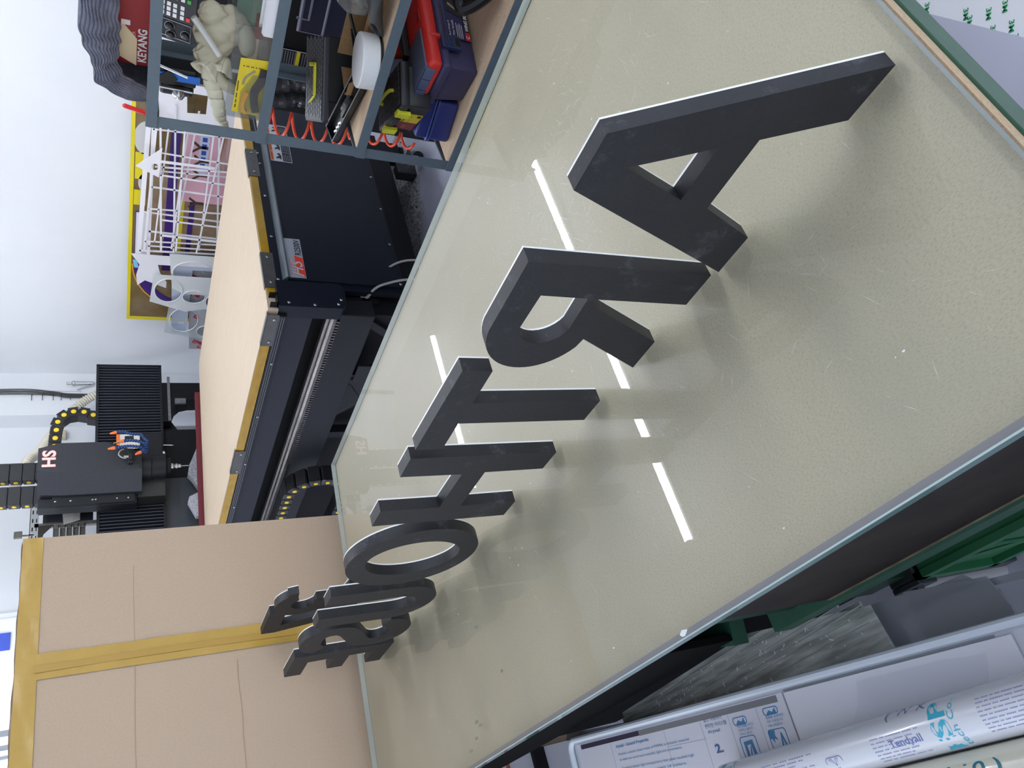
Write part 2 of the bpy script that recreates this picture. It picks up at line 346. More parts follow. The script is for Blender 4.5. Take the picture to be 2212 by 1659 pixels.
part('edge_chip', MB().prism([(0, 0), (0.006, -0.010), (0.009, 0.002), (0.005, 0.010), (0.001, 0.007)], (0.1835, 0.862, 0.8002), X, Y, (0, 0, 0.0006)), mat('white_glass_chip', (232, 236, 238), 0.4), glass, 'white chipped spot on the edge')
sp = MB()
for _ in range(60):
    x, y = rs.uniform(0.22, 1.2), rs.uniform(0.25, 2.2); r = rs.uniform(0.0006, 0.0018); sp.box((x, y, 0.8), (x + r, y + r * 1.6, 0.8008))
part('dust_specks', sp, mat('dust_speck', (238, 238, 235), 0.7), glass, kind='stuff')
st = MB()
for x, y in ((0.255, 1.634), (0.226, 1.654), (0.245, 1.62), (0.31, 1.45), (0.425, 1.52), (0.21, 1.70)):
    st.prism(ell(x, y, rs.uniform(0.002, 0.004), rs.uniform(0.004, 0.012), 10), (0, 0, 0.8002), X, Y, (0, 0, 0.0002))
part('stain', st, mat('grey_smudge', (140, 136, 122), 0.8), glass, kind='stuff')
# ================================================================== FOAM LETTERS
foam = mat('charcoal_foam_board', (22, 23, 29), 0.55, noise=(16, 0.45), rgb2=(37, 37, 45), bump=(160, 0.12), detail=9, ramp=(0.45, 0.75))
nt = foam.node_tree; bs = nt.nodes['Principled BSDF']; old = bs.inputs['Base Color'].links[0].from_socket      # chalky handling marks
tc = nt.nodes.new('ShaderNodeTexCoord'); n2 = nt.nodes.new('ShaderNodeTexNoise'); n2.inputs['Scale'].default_value = 13; n2.inputs['Detail'].default_value = 12; n2.inputs['Roughness'].default_value = 0.8
r2 = nt.nodes.new('ShaderNodeMapRange'); r2.inputs[1].default_value = 0.56; r2.inputs[2].default_value = 0.72; r2.inputs[4].default_value = 0.5
mx2 = nt.nodes.new('ShaderNodeMix'); mx2.data_type = 'RGBA'; mx2.inputs[7].default_value = lin((112, 112, 122))
nt.links.new(tc.outputs['Object'], n2.inputs[0]); nt.links.new(n2.outputs[0], r2.inputs[0]); nt.links.new(r2.outputs[0], mx2.inputs[0])
nt.links.new(old, mx2.inputs[6]); nt.links.new(mx2.outputs[2], bs.inputs['Base Color'])
plate = mat('white_letter_face', (240, 240, 240), 0.3)
arc = lambda cx, cy, rx, ry, a0, a1, n=14: ell(cx, cy, rx, ry, n, math.radians(a0), math.radians(a1), True)
Hh = 0.2755
A_ = [[(0.219, 0), (0.287, 0), (0.331, 0.093), (0.429, 0.093), (0.464, 0), (0.527, 0), (0.431, 0.274), (0.358, 0.274)], [(0.393, 0.229), (0.423, 0.136), (0.350, 0.136)]]
R_ = [[(0.540, 0), (0.600, 0), (0.6015, 0.150), (0.607, 0.150), (0.615, 0.146), (0.683, 0), (0.747, 0), (0.683, 0.124)] + arc(0.664, 0.197, 0.087, 0.077, -65, 84, 22) + [(0.545, 0.274)],
      [(0.601, 0.231), (0.601, 0.161)] + arc(0.655, 0.195, 0.041, 0.038, -78, 78, 14)]
T_ = [[(0.848, 0), (0.906, 0), (0.909, 0.229), (0.985, 0.229), (0.985, 0.2755), (0.771, 0.2725), (0.771, 0.226), (0.853, 0.226)]]
H_ = [[(1.014, 0), (1.073, 0), (1.075, 0.117), (1.205, 0.117), (1.203, 0), (1.263, 0), (1.264, 0.274), (1.203, 0.274), (1.2045, 0.160), (1.078, 0.160), (1.076, 0.274), (1.015, 0.274)]]
O_ = [ell(1.437, 0.141, 0.140, 0.141, 56), ell(1.437, 0.141, 0.082, 0.102, 48)]
U_ = [[(1.614, 0.276)] + arc(1.7165, 0.101, 0.1025, 0.101, 180, 360, 24) + [(1.817, 0.274), (1.757, 0.274)] + arc(1.7165, 0.101, 0.043, 0.054, 0, -180, 16) + [(1.677, 0.276)]]
S_ = [stroke([(2.009, 0.2215), (1.999, 0.238), (1.975, 0.2525), (1.940, 0.256), (1.905, 0.249), (1.883, 0.226), (1.882, 0.193), (1.900, 0.169), (1.940, 0.147), (1.984, 0.124), (2.006, 0.096), (2.004, 0.060), (1.978, 0.034), (1.938, 0.026), (1.900, 0.033), (1.874, 0.058), (1.869, 0.078)], 0.054)]
E_ = [[(2.072, 0), (2.236, 0), (2.236, 0.043), (2.132, 0.043), (2.134, 0.113), (2.232, 0.113), (2.232, 0.156), (2.135, 0.156), (2.137, 0.227), (2.248, 0.227), (2.248, 0.272), (2.076, 0.272)]]
N3 = [stroke([(2.176, 0.212), (2.190, 0.238), (2.225, 0.253), (2.272, 0.250), (2.304, 0.228), (2.306, 0.188), (2.280, 0.160), (2.236, 0.150)], 0.052), ]
N3o = [[(2.150, 0.223), (2.160, 0.252)] + arc(2.245, 0.200, 0.088, 0.076, 140, -28, 20) + [(2.312, 0.148), (2.330, 0.128)] + arc(2.245, 0.080, 0.098, 0.080, 30, -160, 24) + [(2.146, 0.076), (2.200, 0.083)]
       + arc(2.246, 0.082, 0.045, 0.036, 190, 420, 18) + [(2.262, 0.121), (2.215, 0.121), (2.215, 0.160), (2.255, 0.160)] + arc(2.244, 0.196, 0.038, 0.034, -50, 150, 16) + [(2.203, 0.219)]]
N7 = [[(2.330, 0.2765), (2.520, 0.2765), (2.520, 0.236), (2.432, 0), (2.366, 0), (2.456, 0.226), (2.330, 0.226)]]
def letter(loops, x, label, th=0.0225, name='foam_letter'):
    y0 = sum(p[0] for p in loops[0]) / len(loops[0]); t = thing(name, label, 'letter', (x, y0, 0.80), 'black foam sign letters standing on the glass')
    part('foam_body', MB().prism(loops, (x, 0, 0.8005), Y, Z, (th, 0, 0)), foam, t, smooth=True, angle=30)
    part('white_face', MB().prism(loops, (x + th, 0, 0.8005), Y, Z, (0.0028, 0, 0)), plate, t, 'thin white front plate', smooth=True, angle=30)
letter(A_, 0.5515, 'black foam letter A with white front, largest and nearest on the glass', 0.0215)
letter(R_, 0.5575, 'black foam letter R seen from behind, between the A and the T')
letter(T_, 0.565, 'black foam letter T seen from behind, between the R and the H')
letter(H_, 0.566, 'black foam letter H seen from behind, between the T and the O')
letter(O_, 0.563, 'black foam ring-shaped letter O between the H and the U')
letter(U_, 0.565, 'black foam letter U seen from behind, between the O and the S')
letter(S_, 0.568, 'black foam letter S seen from behind, between the U and the E')
letter(E_, 0.575, 'black foam letter E, last of the front row, by the carton')
letter(N3o, 0.776, 'black foam number 3 standing behind the letters U and S', name='foam_number')
letter(N7, 0.790, 'black foam number 7 behind the letter S, against the taped carton', name='foam_number')
# ================================================================== BIG CARTON behind the table
bx = thing('cardboard_box', 'big brown cardboard carton sealed with mustard tape behind the table', 'carton', (0.45, 2.85, 0))
by = 2.60
part('left_flap', MB().box((-0.42, by, 0.02), (0.811, by + 0.006, 1.742), 0.001), cardb, bx)
part('right_flap', MB().box((0.8135, by - 0.001, 0.02), (1.223, by + 0.006, 1.748), 0.001), cardb, bx)
part('carton_body', MB().box((-0.42, by + 0.0065, 0.0), (1.222, by + 0.5, 1.743), 0.003), cardb, bx)
def tapestrip(a, b, wv, n, nm='tape', sub=40, amp=0.0011):
    a, b, wv, n = V(a), V(b), V(wv), V(n).normalized(); r_ = random.Random(int(a.x * 991 + b.z * 77)); ph = [r_.uniform(0, 6) for _ in range(4)]
    def fn(i, j):
        p = a + (b - a) * i + wv * (j - 0.5) + n * (0.0022 + amp * math.sin(i * 31 + ph[0]) * math.sin(j * 5 + ph[1]) * 0.5 + amp * 0.5 * math.sin(i * 67 + j * 9 + ph[2]))
        return p
    return MB().grid(fn, sub, 6)
part('tape', tapestrip((0.813, by - 0.002, 1.735), (0.813, by - 0.002, 0.2), (0.075, 0, 0), (0, -1, 0), amp=0.0016), ytape, bx, 'mustard tape down the middle seam', smooth=True, angle=80)
part('tape_overlap', MB().grid(lambda i, j: V((0.795 + 0.02 * j + 0.004 * math.sin(i * 3), by - 0.0062, 1.7 - 0.75 * i)), 20, 2), mat('tape_double', (186, 146, 58), 0.25), bx)
part('tape', tapestrip((1.223, by - 0.002, 1.720), (-0.42, by - 0.002, 1.715), (0, 0, 0.055), (0, -1, 0), amp=0.0014), ytape, bx, 'mustard tape along the top edge', smooth=True, angle=80)
part('tape', MB().grid(lambda i, j: V((1.215 - 1.63 * i, by - 0.004 + 0.06 * j, 1.7495 + 0.0012 * math.sin(i * 43) + 0.001 * math.sin(i * 91 + j * 3))), 70, 3), ytape, bx, smooth=True, angle=80)
ridge = mat('cardboard_crease', (194, 170, 147), 0.75)
part('crease', MB().tube([(1.10 - 1.5 * i / 24, by - 0.0006, 1.4385 + 0.0012 * math.sin(i)) for i in range(25)], 0.0022, 6), ridge, bx)
part('crease', MB().tube([(0.745 - 1.1 * i / 24, by - 0.0006, 1.145 - 0.004 * i / 24 + 0.002 * math.sin(i * 1.3) * (i < 6)) for i in range(25)], 0.0026, 6), ridge, bx)
# ================================================================== ROUTER MACHINE (flat bed)
rm = thing('router_machine', 'large dark flatbed router machine with pale plywood bed and yellow taped edges', 'machine', (2.9, 3.9, 0))
ye = lambda x: 2.53 + 0.04 * (x - 2.165)
bedw = mat('pale_plywood_bed', (208, 190, 166), 0.6, noise=(7, 0.8), rgb2=(204, 180, 152), stretch=(7, 0.9, 1), detail=8, ramp=(0.4, 0.7))
part('bed_board', MB().prism([(2.165, 2.53), (3.67, 2.59), (3.70, 5.0), (2.15, 5.36)], (0, 0, 0.876), X, Y, (0, 0, 0.044)), bedw, rm)
amber = mat('amber_tape', (186, 146, 36), 0.2, noise=(12, 0.6), rgb2=(160, 118, 20))
def endbox(x0, x1, z0, z1, t, off=0.0, bev=0.0): return MB().obox((x0, ye(x0) - off - t, z0), (x1 - x0, ye(x1) - ye(x0), 0), (0, t, 0), (0, 0, z1 - z0), bev)
part('edge_tape', MB().obox((2.245, ye(2.245) - 0.004, 0.878), (1.40, 0.056, 0), (0, 0.004, 0), (0, 0, 0.037), 0.0012), amber, rm)
part('edge_tape', MB().grid(lambda i, j: V((2.1605 + 0.0015 * math.sin(i * 60) * math.sin(j * 6) - 0.0155 * i, 2.60 + 2.73 * i, 0.877 + 0.040 * j)), 90, 4), amber, rm, smooth=True, angle=80)
part('end_beam', endbox(2.20, 3.68, 0.842, 0.877, 0.02, -0.012), navy, rm)
part('end_frame', endbox(2.30, 3.64, 0.27, 0.845, 0.03, -0.03), navy, rm)
part('end_panel', endbox(2.336, 3.62, 0.285, 0.835, 0.014, 0.0, 0.002), navy, rm)
part('drip_edge', MB().prism([(0, 0), (-0.034, -0.024), (-0.034, -0.03), (0, -0.022)], (2.335, ye(2.335), 0.846), Y, Z, (1.29, 0.05, 0)), mat('toplit_bevel_strip', (84, 92, 100), 0.4), rm)  # lighter grey paints the light on its upward face
for x, z in ((2.33, 0.862), (2.60, 0.862), (2.88, 0.862), (3.12, 0.862), (3.20, 0.866), (2.35, 0.297), (2.62, 0.297), (2.88, 0.292), (3.13, 0.296)): inst('bolt', B_mY, rm, (x, ye(x) - 0.015, z))
for x, z in ((2.318, 0.795), (2.318, 0.60)): inst('bolt', B_mY, rm, (x, ye(x) - 0.001, z))
part('corner_cover', MB().prism([(2.165, 0.878), (2.312, 0.878), (2.312, 0.60), (2.285, 0.582), (2.19, 0.582), (2.165, 0.605)], (0, 2.505, 0), X, Z, (0, 0.075, 0)), navy, rm)
for x, z in ((2.185, 0.835), (2.178, 0.725), (2.215, 0.605), (2.188, 0.62)): inst('bolt', B_mY, rm, (x, 2.505, z))
part('corner_clamp', MB().box((2.175, 2.50, 0.878), (2.235, 2.56, 0.884)).box((2.175, 2.50, 0.878), (2.18, 2.56, 0.912)).box((2.23, 2.50, 0.878), (2.235, 2.56, 0.912)), deep, rm)
brk = mat('grey_clamp_plate', (98, 96, 95), 0.45, metal=0.4, noise=(30, 0.3))
def clamp(x0, x1):
    p = part('clamp_plate', endbox(x0, x1, 0.868, 0.922, 0.003, 0.006).obox((x0, ye(x0) - 0.009, 0.920), (x1 - x0, 0.008, 0), (0, 0.022, 0), (0, 0, 0.0025)), brk, rm)
    for x in (x0 + 0.03, x1 - 0.03): inst('screw', B_mY, p, (x, ye(x) - 0.009, 0.893))
clamp(2.285, 2.50); clamp(3.03, 3.235)
def clampL(y0, y1):
    p = part('clamp_plate', MB().box((2.148, y0, 0.870), (2.151, y1, 0.921)).box((2.148, y0, 0.9195), (2.17, y1, 0.922)), brk, rm)
    for y in (y0 + 0.03, y1 - 0.03): inst('screw', B_mX, p, (2.148, y, 0.888))
clampL(2.55, 2.765); clampL(3.69, 3.935)
part('side_rail', MB().box((2.152, 2.56, 0.838), (2.20, 5.35, 0.874)), black, rm)
for z in (0.8475, 0.857, 0.8665): part('rail_rib', MB().box((2.1495, 2.565, z - 0.0016), (2.153, 5.34, z + 0.0016)), mat('worn_metal_rib', (110, 112, 118), 0.35, metal=0.6), rm)
for y in (2.9, 3.35, 3.83, 4.35, 4.9): inst('bolt', B_mX, rm, (2.15, y, 0.852))
part('side_panel', MB().box((2.172, 2.575, 0.722), (2.19, 5.35, 0.838)), mat('dull_navy_panel', (40, 43, 53), 0.55, spec=0.3), rm)
part('side_recess', MB().box((2.27, 2.575, 0.40), (2.30, 5.35, 0.73)), deep, rm)
railm = mat('oily_linear_rail', (126, 120, 118), 0.28, metal=0.85, noise=(50, 0.5), stretch=(1, 0.2, 1))
part('linear_rail', MB().prism([(0, 0.612), (-0.03, 0.612), (-0.034, 0.628), (-0.026, 0.638), (-0.034, 0.65), (-0.03, 0.66), (0, 0.66)], (2.20, 2.56, 0), X, Z, (0, 2.7, 0)), railm, rm)
tr = MB()
for k in range(130): tr.box((2.168, 2.60 + 0.02 * k, 0.596), (2.2, 2.61 + 0.02 * k, 0.611))
part('gear_rack', tr, railm, rm, kind='stuff')
part('side_beam', MB().box((2.175, 2.56, 0.44), (2.27, 5.3, 0.598), 0.004), black, rm)
part('base_frame', MB().box((2.30, 2.62, 0.18), (3.58, 5.2, 0.84)), deep, rm)
for y0, y1, z0, z1 in ((2.62, 2.85, 0.44, 0.12), (3.1, 2.9, 0.44, 0.15), (3.12, 3.55, 0.43, 0.16), (3.6, 3.6, 0.44, 0.12)):
    part('brace', MB().obox((2.20, y0, z0), (0.05, 0, 0), (0, y1 - y0, z1 - z0), (0, 0.05, 0.0)) if abs(y1 - y0) > .01 else MB().box((2.20, y0, z1), (2.25, y0 + 0.06, z0)), black, rm)
part('gusset', MB().prism([(3.05, 0.44), (3.45, 0.44), (3.28, 0.30), (3.10, 0.30)], (2.205, 0, 0), Y, Z, (0.012, 0, 0)), black, rm)
part('access_cover', MB().box((2.165, 2.93, 0.36), (2.176, 3.07, 0.43), 0.003), black, rm)
for x, y in ((2.22, 2.60), (3.5, 2.66), (2.22, 5.1), (3.5, 5.1)):
    part('leg', MB().box((x, y, 0.03), (x + 0.09, y + 0.09, 0.45)).lathe([(0.05, 0), (0.05, 0.02), (0.02, 0.03)], (x + 0.045, y + 0.045, 0), Z, 16), deep, rm)
part('lower_tie', MB().box((2.24, 2.64, 0.12), (3.56, 2.70, 0.19)), deep, rm)
# name plate and warning label on the end panel
npl = part('name_plate', MB().obox((2.347, ye(2.347) - 0.0165, 0.737), (0.25, 0.01, 0), (0, 0.0022, 0), (0, 0, 0.073)), mat('silver_plate', (176, 182, 192), 0.35, metal=0.3), rm)
u_ = V((1, 0.04, 0)).normalized(); P_ = lambda x, z: V((x, ye(x) - 0.0168, z)); redm = mat('red_logo', (226, 60, 36), 0.45); silv = mat('silver_print', (180, 184, 190), 0.4)
part('red_field', MB().prism([(0.004, 0), (0.122, 0), (0.137, 0.036), (0.022, 0.036)], P_(2.350, 0.739), u_, Z, -Y * 0.0004), redm, npl)
text(npl, 'HS', P_(2.3525, 0.7425), u_, Z, 0.110, 0.056, redm, shear=0.35, bold=0.034, off=0.0008)
text(npl, 'HS', P_(2.3545, 0.7445), u_, Z, 0.106, 0.052, silv, shear=0.35, bold=0.012, off=0.0012)
text(npl, 'R2500V', P_(2.492, 0.742), u_, Z, 0.098, 0.028, inkb, bold=0.015, off=0.0006)
wl = part('warning_label', MB().obox((3.16, ye(3.16) - 0.0165, 0.700), (0.30, 0.012, 0), (0, 0.0022, 0), (0, 0, 0.106)), mat('label_white', (196, 198, 204), 0.5), rm)
org_ = mat('warning_orange', (236, 120, 40), 0.5)
for k in range(4):
    x = 3.164 + 0.073 * k
    part('warning_band', MB().obox((x, ye(x) - 0.0172, 0.789), (0.070, 0.0028, 0), (0, 0.0008, 0), (0, 0, 0.015)), org_, wl)
    text(wl, 'WARNING', V((x + 0.006, ye(x) - 0.0174, 0.7925)), u_, Z, 0.056, 0.008, inkb)
    part('text_block', MB().obox((x, ye(x) - 0.0172, 0.703), (0.070, 0.0028, 0), (0, 0.0008, 0), (0, 0, 0.042)), inkb, wl)
    for r in range(4): part('text_line', MB().obox((x + 0.006, ye(x) - 0.0178, 0.709 + 0.009 * r), (0.05 - 0.008 * (r % 2), 0.002, 0), (0, 0.0006, 0), (0, 0, 0.003)), mat('grey_print', (120, 122, 128), 0.6), wl)
    part('pictogram', MB().prism([(0, 0), (0.012, 0.012), (0.006, 0.026), (0.016, 0.024), (0.03, 0.008), (0.044, 0.02), (0.05, 0.006), (0.03, -0.002)], (x + 0.01, ye(x) - 0.0172, 0.752), u_, Z, -Y * 0.0005), inkb, wl)
# loose grey cables at the machine's corner
cabm = mat('light_grey_cable', (176, 174, 168), 0.45)
for pts, lb in (([(2.36, 2.62, 0.505), (2.40, 2.60, 0.43), (2.45, 2.55, 0.36), (2.49, 2.50, 0.24), (2.48, 2.48, 0.0)], 'thin grey cable hanging from the router corner, right of two'),
                ([(2.30, 2.60, 0.46), (2.31, 2.52, 0.43), (2.335, 2.50, 0.36), (2.35, 2.48, 0.25), (2.36, 2.46, 0.0)], 'thin grey cable with square plug at the router corner')):
    c_ = thing('cable', lb, 'cable', pts[-1]); part('cord', MB().tube(smoothpath(pts), 0.0055, 8), cabm, c_, smooth=True)
    if 'plug' in lb: part('plug', MB().box((2.275, 2.575, 0.44), (2.315, 2.62, 0.485), 0.004).cyl((2.302, 2.592, 0.462), (2.305, 2.55, 0.448), 0.009), cabm, c_)
# cable chain hung on the machine's long side
link_s = MB().box((-0.05, -0.031, -0.027), (0.05, 0.037, 0.027), 0.005, 1).box((-0.052, -0.026, -0.031), (-0.044, 0.026, 0.031), 0.002, 1).mesh('chain_link', blackp)
pin_s = MB().lathe([(0.0125, 0), (0.0125, 0.003), (0.010, 0.004)], (-0.052, 0, 0), (-1, 0, 0), 12).mesh('pin', mat('yellow_pin', (236, 200, 40), 0.4))
def chain_link(root, p, rot, ms=(link_s, pin_s)):
    l = inst('chain_link', ms[0], root, p); l.rotation_euler = rot
    c = bpy.data.objects.new('pin', ms[1]); col.objects.link(c); c.parent = l; return l
ch = thing('cable_chain', 'black cable chain with yellow pins looping below the router bed', 'cable chain', (2.08, 4.0, 0.36))
R_c, L_c, cy, cz = 0.17, 0.068, 4.05, 0.428
d = 0.0
for k in range(36):
    s_ = k * L_c; top = 1.0
    if s_ < top: p, a = (2.085, cy + top - s_, cz + R_c), 0.0
    elif s_ < top + math.pi * R_c: t_ = (s_ - top) / R_c; p, a = (2.085, cy - R_c * math.sin(t_), cz + R_c * math.cos(t_)), t_
    else: p, a = (2.085, cy + (s_ - top - math.pi * R_c), cz - R_c), math.pi
    chain_link(ch, p, (a, 0, 0))
# ================================================================== GANTRY with the cutting head
ga = thing('machine_gantry', 'dark gantry with black bellows and spindle head over the bed end', 'gantry', (3.0, 5.6, 0.5))
def bellows(x0, x1, z0, z1, y):
    b = part('bellows_frame', MB().box((x0 - 0.012, y - 0.02, z1 - 0.004), (x1 + 0.012, y + 0.05, z1 + 0.014)).box((x0 - 0.012, y - 0.012, z0 - 0.014), (x1 + 0.012, y + 0.05, z0 + 0.004)).box((x1 - 0.002, y - 0.02, z0 - 0.014), (x1 + 0.012, y + 0.05, z1 + 0.014)), black, ga)
    n = int((x1 - x0) / 0.0255); prof = []
    for k in range(n + 1):
        x = x0 + (x1 - x0) * k / n; prof.append((x, y + 0.02))
        if k < n: prof.append((x + (x1 - x0) / n * 0.62, y - 0.014)); 
    vs = [V((px, py, z)) for px, py in prof for z in (z0, z1)]
    fin = MB()
    for k in range(n): fx = x0 + (x1 - x0) * (k + 0.62) / n; fin.box((fx - 0.003, y - 0.017, z0 + 0.004), (fx + 0.003, y - 0.012, z1 - 0.004))
    part('fold_highlights', fin, mat('bellows_fold_highlight', (58, 62, 74), 0.35), b, kind='stuff')  # lighter crest strips paint the light caught by the folds
    part('bellows', MB().add(vs, [[2 * i, 2 * i + 1, 2 * i + 3, 2 * i + 2] for i in range(len(prof) - 1)]), mat('black_bellows_cloth', (34, 37, 46), 0.38), b)
bellows(3.14, 4.02, 1.165, 1.60, 5.5); bellows(1.95, 2.805, 1.165, 1.583, 5.5)
part('cross_beam', MB().box((1.95, 5.52, 1.16), (4.02, 5.78, 1.585)), deep, ga)
part('column', MB().prism([(3.50, 1.155), (3.87, 1.155), (3.87, 0.5), (3.715, 0.5), (3.705, 0.96), (3.69, 1.02), (3.65, 1.06), (3.58, 1.085), (3.50, 1.09)], (0, 5.50, 0), X, Z, (0, 0.16, 0)), deep, ga)
part('column_web', MB().prism([(3.40, 1.155), (3.66, 1.155), (3.66, 1.10), (3.56, 1.085), (3.48, 1.04), (3.45, 0.98), (3.44, 0.86), (3.40, 0.86)], (0, 5.60, 0), X, Z, (0, 0.05, 0)), black, ga)
part('column', MB().box((1.93, 5.45, 0.45), (2.12, 5.72, 1.16)), deep, ga)
part('dust_skirt', MB().box((2.10, 5.54, 0.80), (3.02, 5.56, 1.155)), mat('slate_skirt', (58, 64, 70), 0.5), ga)
part('dust_skirt', MB().box((3.02, 5.53, 0.80), (3.44, 5.55, 1.155)), deep, ga)
part('dusty_ledge', MB().box((3.50, 5.485, 1.092), (3.92, 5.50, 1.112)).box((3.66, 5.48, 0.98), (3.705, 5.5, 1.06)), mat('dusty_grey', (120, 120, 124), 0.9, noise=(80, 0.8)), ga)
hd = [[(3.06, 5.215), (2.92, 5.20), (2.805, 5.32), (2.805, 5.5), (3.10, 5.5)], [(3.147, 5.2), (2.92, 5.2), (2.805, 5.32), (2.805, 5.5), (3.17, 5.5)],
      [(3.147, 5.2), (2.92, 5.2), (2.805, 5.32), (2.805, 5.5), (3.17, 5.5)], [(3.112, 5.205), (2.935, 5.205), (2.82, 5.325), (2.82, 5.5), (3.13, 5.5)]]
zs = [1.315, 1.54, 1.815, 1.945]; hm = MB(); vs = [V((p[0], p[1], z)) for r, z in zip(hd, zs) for p in r]
fs = [[i * 5 + k, i * 5 + (k + 1) % 5, (i + 1) * 5 + (k + 1) % 5, (i + 1) * 5 + k] for i in range(3) for k in range(5)]
hm.add(vs, [f[::-1] for f in fs] + [[0, 1, 2, 3, 4], [19, 18, 17, 16, 15]])
head = part('head_cover', hm, mat('charcoal_cover', (44, 46, 54), 0.45, noise=(60, 0.3)), ga)
for k, (m_, bo, of) in enumerate(((mat('red_outline', (200, 80, 70), 0.5), 0.055, 0.0012), (mat('pink_white_letters', (246, 226, 222), 0.5), 0.03, 0.002))):
    g_ = 0.003 * (1 - k); text(head, 'HS', (2.962 - g_, 5.2005 - 0.0006 * k, 1.840 - g_), X, Z, 0.128 + 2 * g_, 0.080 + 2 * g_, m_, bold=bo, off=of)
part('head_side_plate', MB().box((2.735, 5.36, 1.345), (2.806, 5.46, 1.945), 0.003).box((2.74, 5.34, 1.36), (2.806, 5.36, 1.86)), black, ga)
for z in (1.40, 1.47, 1.60, 1.62, 1.75, 1.84): inst('bolt', B_mY, ga, (2.77, 5.34, z))
part('slide_block', MB().box((2.78, 5.36, 1.16), (2.92, 5.5, 1.34)), mat('oily_block', (46, 48, 46), 0.3, noise=(70, 0.8)), ga)
part('spindle', MB().lathe([(0.07, 0), (0.088, 0.01), (0.088, 0.10), (0.095, 0.105), (0.095, 0.17)], (3.0, 5.33, 1.148), Z, 28), black, ga, smooth=True)
part('spindle_nut', MB().lathe([(0.02, 0), (0.066, 0.004), (0.066, 0.03), (0.05, 0.035)], (3.0, 5.33, 1.118), Z, 24), deep, ga, smooth=True)
part('collet', MB().lathe([(0.012, 0), (0.016, 0.004), (0.016, 0.022), (0.022, 0.026), (0.022, 0.04), (0.016, 0.044), (0.024, 0.055), (0.024, 0.07)], (3.0, 5.33, 1.05), Z, 18), steel, ga, smooth=True)
part('cutter', MB().cyl((3.0, 5.33, 1.0), (3.0, 5.33, 1.055), 0.004, 8), steel, ga)
part('air_cylinder', MB().box((3.10, 5.38, 1.165), (3.32, 5.48, 1.32), 0.004), black, ga)
part('valve_knob', MB().lathe([(0.018, 0), (0.02, 0.012), (0.01, 0.02)], (3.13, 5.36, 1.17), (0, 0, -1), 12).cyl((3.20, 5.36, 1.16), (3.16, 5.30, 1.10), 0.006), steel, ga, smooth=True)
lab = part('rating_label', MB().box((3.20, 5.395, 1.31), (3.325, 5.40, 1.475)), mat('label_paper', (226, 224, 222), 0.5), ga)
part('orange_band', MB().box((3.20, 5.3935, 1.452), (3.325, 5.395, 1.475)), orange, lab)
part('label_photo', MB().box((3.27, 5.3935, 1.36), (3.31, 5.395, 1.42)), inkb, lab)
bead = mat('blue_hose_segment', (30, 66, 122), 0.35)
def coolant(pts, tip):
    P = smoothpath(pts, 8); L = [0]
    for i in range(1, len(P)): L.append(L[-1] + (P[i] - P[i - 1]).length)
    n = int(L[-1] / 0.0165); h = MB()
    for k in range(n):
        t_ = L[-1] * (k + 0.5) / n; i = max(j for j in range(len(L)) if L[j] <= t_); i = min(i, len(P) - 2)
        q = P[i].lerp(P[i + 1], (t_ - L[i]) / max(1e-6, L[i + 1] - L[i])); dr = (P[i + 1] - P[i]).normalized()
        h.lathe([(0.006, -0.009), (0.011, -0.004), (0.0125, 0.002), (0.009, 0.009)], q, dr, 8)
    o = part('coolant_hose', h, bead, ga, 'blue segmented hose', smooth=True, angle=50); dr = (P[-1] - P[-2]).normalized()
    part('nozzle', MB().lathe([(0.012, 0), (0.012, 0.012), (0.006, 0.04), (0.004, 0.044)], P[-1], dr, 10), orange, o, 'orange nozzle tip', smooth=True); return o
coolant([(3.05, 5.19, 1.285), (3.11, 5.15, 1.282), (3.135, 5.15, 1.30), (3.171, 5.15, 1.325), (3.176, 5.15, 1.38), (3.198, 5.15, 1.44), (3.192, 5.15, 1.475)], 1)
h2 = coolant([(3.04, 5.19, 1.29), (3.075, 5.14, 1.293), (3.098, 5.13, 1.33), (3.111, 5.13, 1.385), (3.107, 5.13, 1.43)], 1)
part('copper_tip', MB().tube([(3.103, 5.13, 1.455), (3.088, 5.13, 1.495)], [0.008, 0.003], 8), mat('copper_pipe', (190, 150, 110), 0.3, metal=0.8), h2)
coolant([(3.03, 5.18, 1.288), (3.05, 5.14, 1.31), (3.058, 5.13, 1.35), (3.064, 5.13, 1.40), (3.058, 5.13, 1.45), (3.053, 5.13, 1.485)], 1)
coolant([(3.04, 5.18, 1.286), (3.03, 5.14, 1.30), (3.012, 5.13, 1.325)], 1)
part('sensor_block', MB().box((2.955, 5.17, 1.372), (3.07, 5.20, 1.402), 0.003).box((2.975, 5.155, 1.375), (3.02, 5.17, 1.398), 0.003), blackp, ga)
part('sensor_tube', MB().tube(smoothpath([(2.985, 5.16, 1.415), (2.985, 5.15, 1.44), (3.01, 5.15, 1.462), (3.04, 5.15, 1.452), (3.058, 5.16, 1.43)]), 0.004, 6).cyl((3.0, 5.165, 1.40), (3.0, 5.165, 1.43), 0.008), cabm, ga, smooth=True)
part('mount_plate', MB().box((2.735, 5.58, 1.62), (2.96, 5.60, 1.925)).box((2.80, 5.55, 1.62), (2.96, 5.58, 1.70)), black, ga)
part('splash_plate', MB().prism([(2.71, 1.80), (2.86, 1.815), (2.86, 1.70), (2.74, 1.70)], (0, 5.565, 0), X, Z, (0, 0.012, 0)), mat('pale_plate', (150, 150, 146), 0.4), ga)
part('support_arm', MB().box((2.93, 5.46, 1.92), (2.96, 5.60, 1.945)), black, ga)
